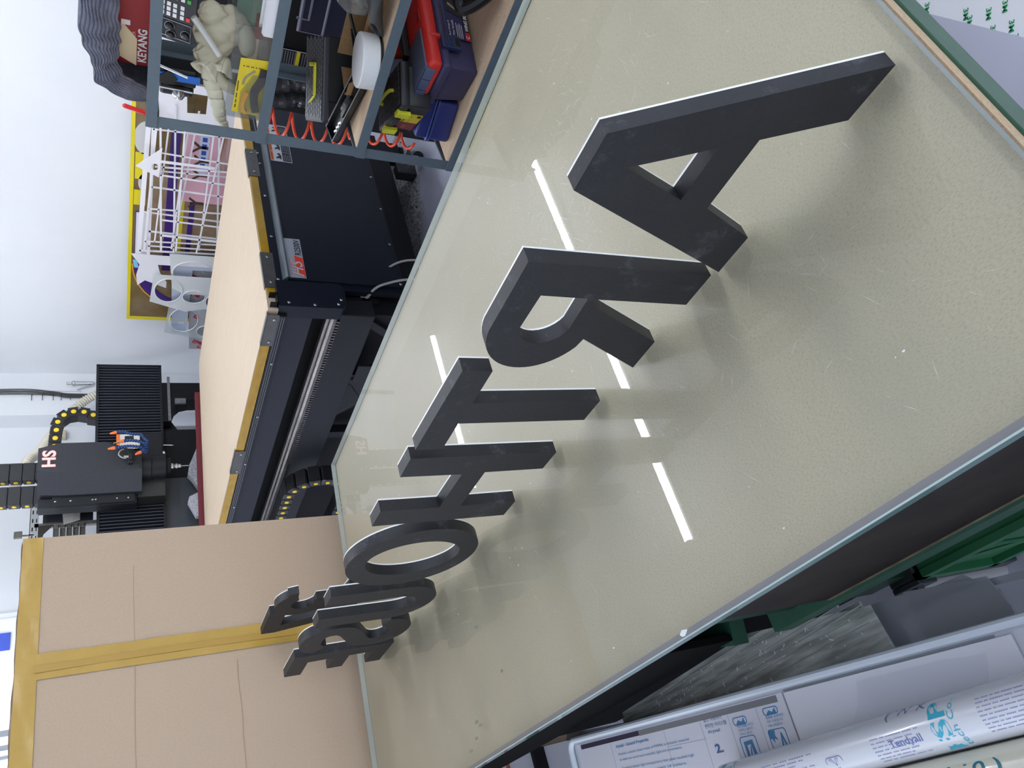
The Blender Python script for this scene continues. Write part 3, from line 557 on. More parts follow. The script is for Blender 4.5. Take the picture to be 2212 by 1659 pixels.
# cable chain arching from the head to the beam
link_b = MB().box((-0.036, -0.055, -0.03), (0.042, 0.055, 0.03), 0.006, 1).box((-0.034, -0.06, -0.042), (0.034, -0.05, 0.042), 0.003, 1).mesh('chain_link', blackp)
pin_b = MB().lathe([(0.018, 0), (0.018, 0.003), (0.014, 0.004)], (0, -0.06, 0), (0, -1, 0), 14).mesh('pin', MATS['yellow_pin'])
ca = thing('cable_chain', 'black cable chain arching beside the router head, seven yellow pins', 'cable chain', (3.5, 5.66, 1.6))
arc_p = [(3.655, 1.575), (3.625 + 0.022, 1.632), (3.676, 1.695), (3.680, 1.765), (3.650, 1.828), (3.588, 1.866), (3.516, 1.873), (3.445, 1.878), (3.375, 1.88)]
for i, (x, z) in enumerate(arc_p):
    a = arc_p[max(0, i - 1)]; b = arc_p[min(len(arc_p) - 1, i + 1)]; chain_link(ca, (x, 5.68, z), (0, -math.atan2(b[1] - a[1], b[0] - a[0]), 0), (link_b, pin_b))
link_w = MB().box((-0.07, -0.036, -0.028), (0.07, 0.040, 0.028), 0.004, 1).box((-0.074, -0.034, -0.032), (-0.066, 0.034, 0.032), 0.002, 1).mesh('chain_link', blackp)
pin_w = MB().lathe([(0.014, 0), (0.014, 0.003), (0.011, 0.004)], (-0.074, 0, 0), (-1, 0, 0), 12).mesh('pin', MATS['yellow_pin'])
for x, lb in ((3.10, 'upright black cable chain above the router head, right one of two'), (2.915, 'upright black cable chain above the router head, left one of two')):
    cv = thing('cable_chain', lb, 'cable chain', (x, 5.5, 1.93))
    for k in range(11): chain_link(cv, (x, 5.52, 1.94 + 0.076 * k), (math.pi / 2, 0, 0), (link_w, pin_w))
    part('carrier', MB().box((x - 0.085, 5.50, 1.90), (x + 0.08, 5.56, 1.915)).box((x + 0.08, 5.55, 1.90), (x + 0.084, 5.56, 2.76)), black, cv)
# loose foam scraps and the red strip at the bed end
spk = mat('speckled_foam', (196, 196, 204), 0.9, noise=(120, 0.8), rgb2=(96, 96, 106), bump=(60, 0.8))
solo('foam_scrap', MB().prism([(2.86, 0.875), (2.86, 0.93), (2.93, 0.965), (2.98, 1.00), (3.06, 0.985), (3.12, 0.96), (3.20, 0.93), (3.30, 0.90), (3.30, 0.875)], (0, 5.42, 0), X, Z, (0, 0.06, 0)), spk, 'grey speckled foam scrap under the spindle at the bed end', 'foam', (3.08, 5.45, 0.875))
solo('foam_scrap', MB().prism([(2.62, 0.875), (2.62, 0.96), (2.68, 0.985), (2.74, 1.01), (2.78, 1.0), (2.815, 0.93), (2.82, 0.875)], (0, 5.40, 0), X, Z, (0, 0.05, 0)), mat('white_speckled_foam', (214, 212, 222), 0.9, noise=(90, 0.7), rgb2=(120, 120, 132), bump=(60, 0.8)), 'whiter speckled foam scrap at the bed end next to the carton', 'foam', (2.7, 5.42, 0.875))
part('end_strip', MB().obox((2.40, 5.36, 0.868), (1.10, -0.265, 0), (0, 0.03, 0), (0, 0, 0.083)), mat('maroon_board', (110, 26, 38), 0.5), rm)
part('end_tray', MB().obox((2.2, 5.36, 0.855), (1.45, -0.33, 0), (0, 0.30, 0), (0, 0, 0.018)), mat('grey_tray', (120, 122, 126), 0.6), rm)
# slotted steel rack behind the gantry
rk = thing('slotted_rack', 'slotted steel angle rack with five trays behind the gantry', 'rack', (2.6, 5.95, 0))
galv = mat('galvanised_steel', (150, 148, 140), 0.4, metal=0.7, noise=(20, 0.5))
part('top_angle', MB().box((2.2, 5.9, 1.975), (3.04, 5.905, 2.03)).box((2.2, 5.9, 2.026), (3.04, 5.94, 2.03)), mat('pale_slotted_steel', (206, 208, 210), 0.4, metal=0.3), rk)
for k in range(12):
    for z, h in ((2.012, 0.008), (1.988, 0.006)): part('slot', MB().box((2.22 + 0.068 * k, 5.898, z - h / 2), (2.25 + 0.068 * k, 5.9, z + h / 2)), inkb, rk)
for x in (2.21, 2.86): part('post', MB().box((x, 5.9, 0), (x + 0.03, 5.93, 2.0)), galv, rk)
part('corner_brace', MB().prism([(2.62, 1.975), (2.87, 1.975), (2.87, 1.88), (2.845, 1.90), (2.80, 1.94)], (0, 5.893, 0), X, Z, (0, 0.005, 0)), mat('dark_steel_brace', (70, 68, 64), 0.5, metal=0.5), rk)
for k in range(5):
    z = 1.675 + 0.042 * k
    tr_ = part('tray', MB().box((2.3, 5.885, z), (2.86, 5.89, z + 0.006)).box((2.3, 5.885, z + 0.034), (2.86, 5.89, z + 0.038)).box((2.84, 5.885, z), (2.86, 5.89, z + 0.038)), galv, rk)
    part('tray_front', MB().box((2.3, 5.892, z + 0.006), (2.84, 5.895, z + 0.034)), mat('grey_tray_front', (112, 110, 106), 0.5, metal=0.4), tr_)
part('outlet', MB().box((2.78, 5.88, 2.07), (2.83, 5.9, 2.12)), galv, rk)
part('stem', MB().box((2.80, 5.9, 2.0), (2.81, 5.91, 2.08)), galv, rk)
# ================================================================== things on the far wall
hs = thing('ribbed_hose', 'cream ribbed suction hose curving up behind the gantry', 'hose', (4.0, 5.95, 0.0))
hp = smoothpath([(4.02, 5.92, 0.0), (4.03, 5.92, 0.55), (4.05, 5.95, 0.95), (4.26, 6.1, 1.30), (4.27, 6.18, 1.52), (4.195, 6.2, 1.68), (4.07, 6.2, 1.80), (3.90, 6.18, 1.90), (3.74, 6.14, 1.965), (3.60, 6.1, 2.02), (3.47, 6.0, 2.08), (3.2, 5.9, 2.14)], 40)
part('hose', MB().tube(hp, [0.036 + 0.0045 * math.sin(k * 1.25) for k in range(len(hp))], 14), mat('cream_hose', (206, 200, 184), 0.5), hs, smooth=True, angle=60)
wc = thing('wall_cables', 'bundle of black cables tied to the white wall pillar', 'cables', (4.37, 6.39, 1.75))
for k in range(4): part('cord', MB().tube(smoothpath([(4.36 + 0.012 * k, 6.385, 2.76), (4.37 + 0.013 * k + 0.008 * (k % 2), 6.385, 2.2), (4.355 + 0.012 * k, 6.388, 1.95), (4.33 + 0.012 * k, 6.385, 1.80), (4.34 + 0.006 * k, 6.38, 1.2), (4.34 + 0.006 * k, 6.38, 0.6)]), 0.0055, 6), blackp, wc, smooth=True)
for z in (1.83, 1.90, 1.96, 2.04, 2.12): part('tie', MB().tube([(4.34 + 0.035 * math.cos(a), 6.388 + 0.014 * math.sin(a), z) for a in [i * 0.7 + 0.1 for i in range(9)]], 0.0022, 5, closed=True), blackp, wc)
part('cord', MB().tube([(4.42, 6.392, 2.76), (4.405, 6.392, 2.0), (4.40, 6.392, 1.75)], 0.0018, 5), cabm, wc)
ag = thing('air_gun', 'steel air gun hanging on the white wall beside the gantry', 'tool', (4.46, 6.36, 1.62))
part('barrel', MB().lathe([(0.008, 0), (0.017, 0.01), (0.017, 0.15), (0.022, 0.155), (0.022, 0.17), (0.012, 0.18), (0.012, 0.22)], (4.472, 6.37, 1.645), Z, 14), steel, ag, smooth=True)
part('lever', MB().obox((4.45, 6.36, 1.66), (0.006, 0, 0), (0, 0.015, 0), (-0.055, 0, 0.12)), steel, ag)
solo('switch_box', MB().box((4.02, 6.55, 1.86), (4.10, 6.6, 1.99), 0.004), mat('beige_switch_box', (196, 184, 160), 0.5), 'beige box on the wall half hidden by the cream hose', 'switch box', (4.06, 6.6, 1.92))
# ================================================================== sheets leaning on the white wall
XB = 4.50
sg = thing('sign_panel', 'large brown acrylic panel with yellow border and purple stripes leaning on the wall', 'panel', (4.51, 4.3, 0))
brn = mat('brown_acrylic', (112, 92, 56), 0.15, noise=(5, 0.6), rgb2=(140, 120, 88)); yel = mat('yellow_border', (226, 208, 36), 0.35); pur = mat('purple_print', (64, 36, 120), 0.35)
part('backing', MB().box((XB, 3.15, 0), (XB + 0.006, 5.47, 1.40)), brn, sg)
part('border', MB().box((XB - 0.003, 3.15, 1.378), (XB - 0.0005, 5.47, 1.402)).box((XB - 0.003, 5.43, 0), (XB - 0.0005, 5.47, 1.378)), yel, sg)
YZ = lambda mb, lp, x, dx=-0.0015: mb.prism(lp, (x, 0, 0), Y, Z, (dx, 0, 0))
part('yellow_patch', YZ(YZ(MB(), [(3.72, 1.30), (3.95, 1.30), (3.95, 1.372), (3.72, 1.372)], XB), [(4.05, 1.30), (4.19, 1.30), (4.19, 1.375), (4.05, 1.375)], XB), yel, sg)
for a_ in ((3.60, 1.30, 0.14, 0.085), (3.98, 1.30, 0.09, 0.05)): part('clear_patch', YZ(MB(), arc(*a_, 0, 180, 16), XB), mat('grey_white_film', (206, 206, 204), 0.4), sg)
part('purple_band', YZ(MB(), [(4.25, 1.36), (4.75, 1.36)] + arc(4.80, 0.95, 0.50, 0.41, 90, -90, 24)[1:] + [(4.80, 0.42)] + arc(4.80, 0.95, 0.42, 0.33, -90, 90, 24)[1:] + [(4.25, 1.28)], XB - 0.0015), pur, sg)
part('orange_line', YZ(MB(), arc(4.80, 0.95, 0.515, 0.425, 90, -90, 24) + arc(4.80, 0.95, 0.505, 0.415, -90, 90, 24), XB - 0.0015), mat('orange_line', (226, 160, 50), 0.4), sg)
part('tan_board', YZ(MB(), [(3.9, 0.5), (4.9, 0.5), (4.9, 1.27), (3.9, 1.27)], XB - 0.0015), mat('tan_kraft', (156, 132, 104), 0.6, noise=(8, 0.5)), sg)
part('purple_stripe', YZ(YZ(MB(), [(3.45, 1.105), (4.85, 1.105), (4.85, 1.165), (3.45, 1.165)], XB - 0.003), [(4.05, 0.975), (4.85, 0.975), (4.85, 1.01), (4.05, 1.01)], XB - 0.003), pur, sg)
part('yellow_stripe', YZ(MB(), [(3.35, 1.045), (4.9, 1.045), (4.9, 1.07), (3.35, 1.07)], XB - 0.003), yel, sg)
part('white_field', YZ(MB(), [(4.26, 1.27), (4.72, 1.27), (4.72, 1.355), (4.26, 1.355)], XB - 0.003), white_pl, sg)
pk = thing('pink_panel', 'pink printed panel with dark arrow marks behind the white offcuts', 'panel', (4.45, 3.75, 0))
part('sheet', YZ(MB(), [(3.44, 0), (4.07, 0), (4.07, 1.075), (3.44, 1.075)], 4.455, 0.004), mat('pink_film', (226, 176, 190), 0.4), pk)
part('blue_lettering_band', YZ(MB(), [(3.44, 0.93), (3.80, 0.93), (3.80, 0.99), (3.44, 0.99)], 4.455), mat('pale_blue_band', (196, 206, 226), 0.4), pk)
for k in range(5): part('blue_block', YZ(MB(), [(3.49 + 0.055 * k, 0.945), (3.525 + 0.055 * k, 0.945), (3.525 + 0.055 * k, 0.975), (3.49 + 0.055 * k, 0.975)], 4.4535), mat('blue_print', (40, 70, 160), 0.4), pk)
dk = mat('dark_arrow', (70, 50, 36), 0.5)
for y, z in ((3.575, 0.985), (3.69, 0.97), (3.815, 0.97), (4.075, 0.975)):
    part('arrow_mark', YZ(MB(), [(y - 0.05, z + 0.045), (y - 0.035, z + 0.05), (y, z + 0.012), (y + 0.035, z + 0.05), (y + 0.05, z + 0.045), (y + 0.012, z), (y + 0.012, z - 0.05), (y - 0.012, z - 0.05), (y - 0.012, z)], 4.4535), dk, pk)
part('tan_half', YZ(MB(), [(3.44, 0.5), (3.75, 0.5), (3.75, 0.86), (3.44, 0.86)], 4.453), mat('brown_stripe_film', (150, 106, 60), 0.5, noise=(12, 0.8), rgb2=(224, 190, 196), stretch=(1, 0.2, 3)), pk)
# white lattice offcuts: thin frames left over after cutting
owh = mat('white_offcut', (238, 236, 242), 0.4)
def bar(mb, x, a, b, wd):
    d = V((0, b[0] - a[0], b[1] - a[1])); n = V((0, -d.z, d.y)).normalized() * wd / 2
    mb.obox(V((x, a[0], a[1])) - n, d, n * 2, (0.004, 0, 0))
offs = [
 (4.40, 'white cut-out acrylic frame, rearmost of the lattice offcuts on the wall', [((3.20, 1.30), (4.58, 1.335), .03), ((3.25, 1.02), (4.40, 1.10), .012), ((3.30, 0.30), (4.42, 0.20), .016), ((3.30, 1.30), (3.26, 0.0), .016), ((3.78, 1.31), (3.72, 0.02), .012), ((4.16, 1.31), (4.22, 0.10), .014), ((4.55, 1.33), (4.50, 0.0), .018)]),
 (4.375, 'white cut-out acrylic frame with wide slanting bars, second from the wall', [((3.22, 1.28), (4.56, 1.27), .022), ((3.22, 1.16), (4.52, 1.10), .012), ((3.24, 0.90), (4.46, 0.80), .012), ((3.42, 1.28), (3.37, 0.0), .012), ((3.90, 1.28), (3.95, 0.0), .014), ((4.32, 1.275), (4.37, 0.0), .016), ((4.47, 1.275), (4.44, 0.0), .012)]),
 (4.35, 'white cut-out acrylic frame with long thin bars, in the middle of the offcuts', [((3.26, 1.26), (4.50, 1.30), .014), ((3.30, 1.19), (4.40, 1.235), .010), ((3.36, 1.08), (4.46, 1.12), .010), ((3.30, 0.925), (4.45, 0.93), .010), ((3.70, 1.26), (3.62, 0.0), .014), ((4.08, 1.285), (4.02, 0.0), .012), ((4.40, 1.30), (4.34, 0.0), .012)]),
 (4.325, 'white cut-out acrylic frame nearest the machine, standing in front of the others', [((3.28, 1.245), (4.46, 1.19), .013), ((3.36, 1.10), (4.45, 1.09), .012), ((3.26, 0.86), (4.46, 0.95), .010), ((3.56, 1.225), (3.62, 0.0), .011), ((3.745, 1.225), (3.80, 0.0), .013), ((4.15, 1.20), (4.21, 0.0), .013), ((4.30, 1.2), (4.36, 0.0), .02)])]
for x, lb, bars in offs:
    m_ = MB()
    for a, b, wd in bars: bar(m_, x, a, b, wd)
    solo('acrylic_offcut', m_, owh, lb, 'offcut', (x, 3.9, 0), 'white lattice offcuts by the wall')
wp = solo('acrylic_offcut', YZ(MB(), [[(3.06, 0), (3.36, 0), (3.36, 1.265), (3.06, 1.265)], [(3.12, 0.98), (3.26, 0.98), (3.27, 1.09), (3.12, 1.10)]], 4.39, 0.004), owh, 'solid white acrylic piece with a square window, right end of the offcuts', 'offcut', (4.39, 3.2, 0), 'white lattice offcuts by the wall')
solo('acrylic_offcut', YZ(MB(), [[(3.67, 1.375), (3.50, 1.225), (3.745, 1.235)], ell(3.66, 1.262, 0.028, 0.020, 14)], 4.30, 0.004).obox((4.30, 3.60, 0.9), (0.004, 0, 0), (0, 0.02, 0), (0, 0.0, 0.33)), owh, 'pointed white triangle offcut sticking up out of the lattice pile', 'offcut', (4.30, 3.6, 0.9), 'white lattice offcuts by the wall')
# sheets with round holes
milk = clear('milky_offcut_film', (226, 230, 232), 0.1, body=0.75, bodycol=(246, 248, 248)); thin = clear('clear_offcut_film', (240, 244, 246), 0.06, body=0.30, bodycol=(236, 240, 242))
def holes(x, lp, hl, m_, lb, nm='circle_cut_sheet'):
    o = solo(nm, YZ(MB(), [lp] + [ell(*h, 30) for h in hl], x, 0.004), m_, lb, 'offcut', (x, lp[0][0], 0), 'sheets cut with round holes')
    for h in hl: part('hole_rim', MB().tube([(x - 0.002, a, b) for a, b in ell(*h, 30)], 0.0035, 5, closed=True), owh, o)
holes(4.375, [(4.53, 0), (5.00, 0), (4.98, 1.0), (4.92, 1.09), (4.535, 1.127)], [(4.725, 0.95, 0.125, 0.145), (4.80, 0.72, 0.10, 0.08)], milk, 'white sheet with round holes nearest the lattice offcuts')
holes(4.355, [(4.755, 0.1), (5.22, 0), (5.10, 0.70), (5.175, 0.98), (5.068, 1.245), (4.753, 1.225)], [(4.925, 1.115, 0.135, 0.10), (4.985, 0.925, 0.075, 0.085), (5.03, 0.76, 0.09, 0.075)], milk, 'taller white sheet with three round holes, middle of its group')
holes(4.37, [(5.06, 0), (5.52, 0), (5.56, 0.79), (5.474, 1.121), (5.10, 1.10)], [(5.30, 0.98, 0.15, 0.11), (5.44, 0.80, 0.075, 0.07)], thin, 'clear sheet with round holes at the left end of its group')
bf = thing('film_strip', 'pale blue protective film strip with cut hooks on the wall sheets', 'film', (4.41, 5.0, 0.0))
bfm = clear('pale_blue_film', (214, 226, 246), 0.1, body=0.62, bodycol=(226, 232, 246))
part('film', YZ(MB(), [[(4.66, 0.0), (4.72, 0.0), (4.73, 0.95), (5.52, 0.945), (5.534, 1.058), (4.557, 1.111), (4.56, 0.99), (4.66, 0.99)], ell(4.86, 1.02, 0.028, 0.022, 14), ell(5.10, 1.005, 0.032, 0.022, 14), ell(5.38, 0.995, 0.03, 0.03, 14)], 4.405, 0.002), bfm, bf)
pbl = mat('pale_blue_print', (140, 186, 230), 0.4)
for k in range(9): part('print_line', YZ(MB(), [(4.68 + 0.09 * k, 0.965), (4.684 + 0.09 * k, 0.965), (4.684 + 0.09 * k, 1.07), (4.68 + 0.09 * k, 1.07)], 4.4045, -0.0006), pbl, bf)
tl = thing('film_strip', 'white cut sheet with blue print, topmost over the purple arc', 'film', (4.40, 4.75, 0.0))
part('film', YZ(MB(), [(4.588, 0), (4.66, 0), (4.69, 1.20), (4.78, 1.18), (4.88, 1.13), (4.95, 1.13), (4.874, 1.283), (4.935, 1.335), (4.82, 1.345), (4.70, 1.325), (4.588, 1.384)], 4.40, 0.003), owh, tl)
for l_ in ([(4.65, 1.345), (4.735, 1.33), (4.735, 1.36), (4.65, 1.372)], ell(4.86, 1.2, 0.03, 0.02, 14)): part('blue_print', YZ(MB(), l_, 4.399, -0.0006), mat('sky_blue_print', (130, 196, 232), 0.4), tl)
grf = mat('grey_print_film', (168, 168, 174), 0.35); redp = mat('dark_red_print', (176, 40, 56), 0.4)
ap = thing('printed_sheet', 'grey film sheet with red diagonal prints behind the round-hole sheets', 'sheet', (4.42, 5.2, 0))
part('film', YZ(MB(), [(4.62, 0), (5.76, 0), (5.756, 0.905), (4.63, 0.985)], 4.42, 0.003), grf, ap)
for y, z in ((4.72, 0.90), (4.82, 0.95), (5.04, 0.92), (5.33, 0.86), (5.67, 0.845), (5.20, 0.72), (5.50, 0.70), (5.74, 0.80)):
    part('red_mark', YZ(MB(), [(y - 0.05, z + 0.03), (y - 0.005, z + 0.045), (y + 0.03, z - 0.04), (y - 0.005, z - 0.05)], 4.4195, -0.0004), redp, ap)
    text(ap, 'Alpopan', (4.4185, y + 0.04, z - 0.05), V((0, -1, 0.9)), V((0, 0.9, 1)), 0.10, 0.026, mat('white_red_print', (222, 206, 210), 0.4))
wf = thing('printed_sheet', 'grey film sheet with red prints seen under the gantry arch', 'sheet', (4.0, 6.38, 0))
part('film', MB().box((3.50, 6.37, 0), (4.00, 6.374, 1.10)), grf, wf)
for x, z in ((3.90, 1.05), (3.70, 0.99), (3.62, 1.0)):
    part('red_mark', MB().prism([(x - 0.08, z - 0.02), (x + 0.02, z - 0.02), (x + 0.04, z), (x + 0.02, z + 0.02), (x - 0.08, z + 0.02)], (0, 6.3695, 0), X, Z, (0, -0.0005, 0)), redp, wf)
# ================================================================== STORAGE SHELF
sh = thing('storage_shelf', 'grey angle-iron shelf unit with four plywood decks', 'shelf', (2.22, 0.7, 0))
X0, X1, Y0, Y1 = 2.0, 2.46, -0.25, 1.555; DK = [1.398, 1.095, 0.785, 0.465]
for x, y, sx, sy in ((X0, Y1, 1, -1), (X1, Y1 + 0.045, -1, -1), (X0, Y0, 1, 1), (X1, Y0, -1, 1)):
    part('post', MB().prism([(0, 0), (0.036 * sx, 0), (0.036 * sx, 0.003 * sy), (0.003 * sx, 0.003 * sy), (0.003 * sx, 0.036 * sy), (0, 0.036 * sy)], (x, y, 0), X, Y, (0, 0, 1.42)), greym, sh)
dkm = mat('pale_plywood_deck', (222, 196, 166), 0.6, noise=(9, 0.6), rgb2=(196, 168, 138), stretch=(6, 1, 1))
for z in DK:
    part('front_beam', MB().box((X0 - 0.004, Y0, z - 0.008), (X0, Y1, z + 0.022)).box((X0, Y0 + .037, z - 0.008), (X0 + 0.03, Y1 - .037, z - 0.005)), greym, sh)
    part('back_beam', MB().box((X1, Y0, z - 0.008), (X1 + 0.004, Y1 + 0.045, z + 0.022)), greym, sh)
    part('side_beam', MB().obox((X0, Y1, z - 0.014), (X1 - X0, 0.045, 0), (0, 0.004, 0), (0, 0, 0.028)).obox((X0 + .04, Y1 - 0.026, z - 0.014), (X1 - X0 - .08, 0.038, 0), (0, 0.03, 0), (0, 0, 0.003)), greym, sh)
    part('deck', MB().box((X0 + 0.001, Y0 + 0.005, z - 0.004), (X1 - 0.001, Y1 - 0.004, z + 0.010)), dkm, sh)
t1, t2, t3, t4 = [z + 0.0105 for z in DK]
# ---- top deck
kb = thing('tool_box', 'dark red tool carton with white lettering under the grey towel', 'box', (2.3, 1.38, t1))
redb = mat('dark_red_carton', (150, 28, 36), 0.45, noise=(20, 0.2))
part('carton', MB().box((2.20, 1.10, t1), (2.42, 1.498, t1 + 0.085), 0.002), redb, kb)
text(kb, 'KEYANG', (2.1992, 1.485, t1 + 0.008), (0, -1, 0), Z, 0.105, 0.024, inkw, bold=0.03)
text(kb, 'EDGE TRIMMER', (2.1992, 1.482, t1 + 0.038), (0, -1, 0), Z, 0.092, 0.009, mat('pale_red_print', (220, 160, 160), 0.5), bold=0.01)
part('white_stroke', MB().box((2.199, 1.36, t1 + 0.052), (2.2, 1.375, t1 + 0.075)), inkw, kb)
solo('card', MB().prism([(1.375, t1 + 0.066), (1.412, t1 + 0.034), (1.498, t1 + 0.034), (1.475, t1 + 0.079), (1.375, t1 + 0.08)], (2.1965, 0, 0), Y, Z, (0.003, 0, 0)), mat('cream_card', (226, 208, 174), 0.7), 'cream card leaning on the dark red carton under the towel', 'card', (2.1965, 1.45, t1 + 0.026))
tw = mat('grey_striped_towel', (104, 106, 122), 0.9, noise=(26, 0.8), rgb2=(70, 72, 86), stretch=(1, 1, 1), bump=(45, 0.5))
outl = smoothpath([(0, 1.08, 1.545), (0, 1.22, 1.575), (0, 1.36, 1.583), (0, 1.42, 1.574), (0, 1.475, 1.552), (0, 1.53, 1.545), (0, 1.562, 1.50), (0, 1.572, 1.455), (0, 1.572, t1 + 0.001)], 8)
innl = smoothpath([(0, 1.12, 1.47), (0, 1.22, 1.488), (0, 1.31, 1.49), (0, 1.36, 1.487), (0, 1.405, 1.487), (0, 1.45, 1.492), (0, 1.49, 1.475), (0, 1.515, 1.44), (0, 1.53, t1 + 0.001)], 8)
def towel(i, j):
    a = i * (len(outl) - 1); k = min(int(a), len(outl) - 2); f_ = a - k
    o_ = outl[k].lerp(outl[k + 1], f_); n_ = innl[k].lerp(innl[k + 1], f_)
    if j < 0.5:                                           # hanging front face, inner hem to outer edge
        t_ = j * 2; p = n_.lerp(o_, t_); x = 2.135 - 0.012 * math.sin(t_ * 3.1)
    else:                                                  # over the top, back across the carton
        t_ = (j - 0.5) * 2; p = o_.copy(); p.z = o_.z - 0.02 * t_ * t_; p.y = o_.y - 0.008 * t_; x = 2.135 + 0.27 * t_
    x += 0.0035 * math.sin(i * 30 + 9 * j + 1.5 * math.sin(i * 11)) + 0.0022 * math.sin(j * 130 + 2.2 * math.sin(i * 9) + i * 7)
    p = V((x, p.y, p.z)); p.z = max(p.z + 0.003 * math.sin(i * 52 + j * 14), t1 + 0.0006); return p
solo('towel', MB().grid(towel, 120, 96), tw, 'ribbed grey towel draped over the dark red carton on the top deck', 'towel', (2.2, 1.4, t1), smooth=True, angle=80, thick=0.004)
pen = thing('marker_pen', 'red translucent pen standing up at the shelf corner', 'pen', (2.05, 1.535, t1))
part('barrel', MB().tube([(2.05, 1.552, t1), (2.05, 1.535, 1.474), (2.05, 1.5345, 1.479)], [0.0065, 0.0065, 0.003], 10), mat('red_pen', (206, 30, 36), 0.25), pen, smooth=True)
# ---- second deck: clear box, gloves, blister pack, channel ...
clr = clear('clear_plastic', (236, 238, 238), 0.04, body=0.05, bodycol=(230, 232, 232))
cbx = thing('clear_box', 'clear acrylic box holding the work gloves on the second deck', 'box', (2.13, 1.38, t2))
for a, b in (((2.03, 1.20, t2), (2.033, 1.50, t2 + 0.105)), ((2.24, 1.20, t2), (2.243, 1.50, t2 + 0.105)), ((2.033, 1.20, t2), (2.24, 1.203, t2 + 0.105)), ((2.033, 1.497, t2), (2.24, 1.50, t2 + 0.105)), ((2.033, 1.203, t2), (2.24, 1.497, t2 + 0.003))): part('panel', MB().box(a, b), clr, cbx)
# gloves
glm = mat('beige_rubber_glove', (204, 196, 172), 0.7, noise=(30, 0.4), rgb2=(184, 174, 150), bump=(70, 0.25))
gv = thing('work_gloves', 'crumpled beige rubber work gloves slung over the clear box', 'gloves', (2.12, 1.38, t2 + 0.1))
def blob(c, r, n=(18, 12), seed=0, sq=(1, 1, 1), amp=0.12):
    q = random.Random(seed); ph = [q.uniform(0, 6) for _ in range(6)]; c = V(c)
    def fn(i, j):
        a = i * 2 * math.pi; b = (j - 0.5) * math.pi
        k = 1 + amp * math.sin(3 * a + ph[0]) * math.cos(2 * b + ph[1]) + amp * 0.6 * math.sin(5 * a + ph[2]) * math.sin(3 * b + ph[3]) + amp * 0.4 * math.sin(8 * a + 4 * b + ph[4])
        return c + V((math.cos(a) * math.cos(b) * r * sq[0], math.sin(a) * math.cos(b) * r * sq[1], math.sin(b) * r * sq[2])) * k
    return MB().grid(fn, *n)
part('palm', blob((2.13, 1.31, 1.245), 0.058, (40, 26), 4, (0.75, 1.0, 0.95), 0.10), glm, gv, smooth=True, angle=180)
part('cuff', blob((2.13, 1.248, 1.258), 0.036, (40, 26), 9, (0.7, 1.0, 1.0), 0.10), glm, gv, smooth=True, angle=180)
part('palm', blob((2.14, 1.275, 1.208), 0.052, (40, 26), 6, (0.8, 1.0, 0.9), 0.12), glm, gv, smooth=True, angle=180)
part('folded_palm', blob((2.11, 1.36, 1.258), 0.040, (40, 26), 2, (0.7, 1.1, 0.9), 0.16), glm, gv, smooth=True, angle=180)
glw = mat('pale_ribbed_glove', (222, 216, 192), 0.7, bump=(80, 0.25))
def flare(c, d, r0, r1, L, seed):
    q = random.Random(seed); c, d = V(c), V(d).normalized(); u, w_ = frame(d); ph = q.uniform(0, 6)
    return MB().grid(lambda i, j: c + d * (L * j) + (u * math.cos(i * 6.283) * 0.65 + w_ * math.sin(i * 6.283)) * ((r0 + (r1 - r0) * j ** 0.7) * (1 + 0.22 * j * math.sin(3 * i * 6.283 + ph))), 36, 8)
part('open_cuff', flare((2.11, 1.372, 1.243), (-0.7, 0.35, 0.55), 0.012, 0.036, 0.055, 3), glw, gv, smooth=True, angle=180, thick=0.0025)
part('open_cuff', flare((2.12, 1.365, 1.215), (-0.6, 0.6, 0.2), 0.012, 0.030, 0.05, 8), glw, gv, smooth=True, angle=180, thick=0.0025)
fl = smoothpath([(2.09, 1.37, 1.250), (2.075, 1.42, 1.248), (2.065, 1.465, 1.238), (2.06, 1.51, 1.218), (2.058, 1.54, 1.212), (2.058, 1.565, 1.205), (2.058, 1.585, 1.198)], 8)
part('finger', MB().grid(lambda i, j: fl[min(int(i * (len(fl) - 1)), len(fl) - 1)] + V((0.010 * math.sin(j * 3.1) * (-1), 0.004 * math.sin(i * 60), (j - 0.5) * (0.052 - 0.032 * i) + 0.004 * math.sin(i * 14))), 60, 8), glw, gv, 'limp pale glove finger hanging out of the shelf', smooth=True, angle=180, thick=0.005)
part('finger', MB().tube(smoothpath([(2.10, 1.385, 1.252), (2.085, 1.42, 1.225), (2.08, 1.44, 1.19), (2.085, 1.45, 1.15)]), [0.02, 0.021, 0.02, 0.02, 0.019, 0.019, 0.018, 0.018, 0.017, 0.017, 0.016, 0.016, 0.016, 0.015, 0.015, 0.014, 0.013, 0.012, 0.008], 12), glm, gv, smooth=True, angle=180)
part('finger', MB().tube(smoothpath([(2.14, 1.25, 1.19), (2.12, 1.29, 1.165), (2.11, 1.32, 1.160), (2.11, 1.335, 1.157)]), [0.024] * 12 + [0.022, 0.022, 0.02, 0.02, 0.018, 0.014, 0.006], 12), glm, gv, smooth=True, angle=180)
rod = thing('clear_rod', 'clear acrylic rod lying across the gloves', 'rod', (2.07, 1.28, 1.24))
part('rod', MB().cyl((2.075, 1.236, 1.312), (2.06, 1.325, 1.238), 0.009, 14), mat('bright_clear_rod', (206, 206, 200), 0.08, coat=0.6), rod, smooth=True)
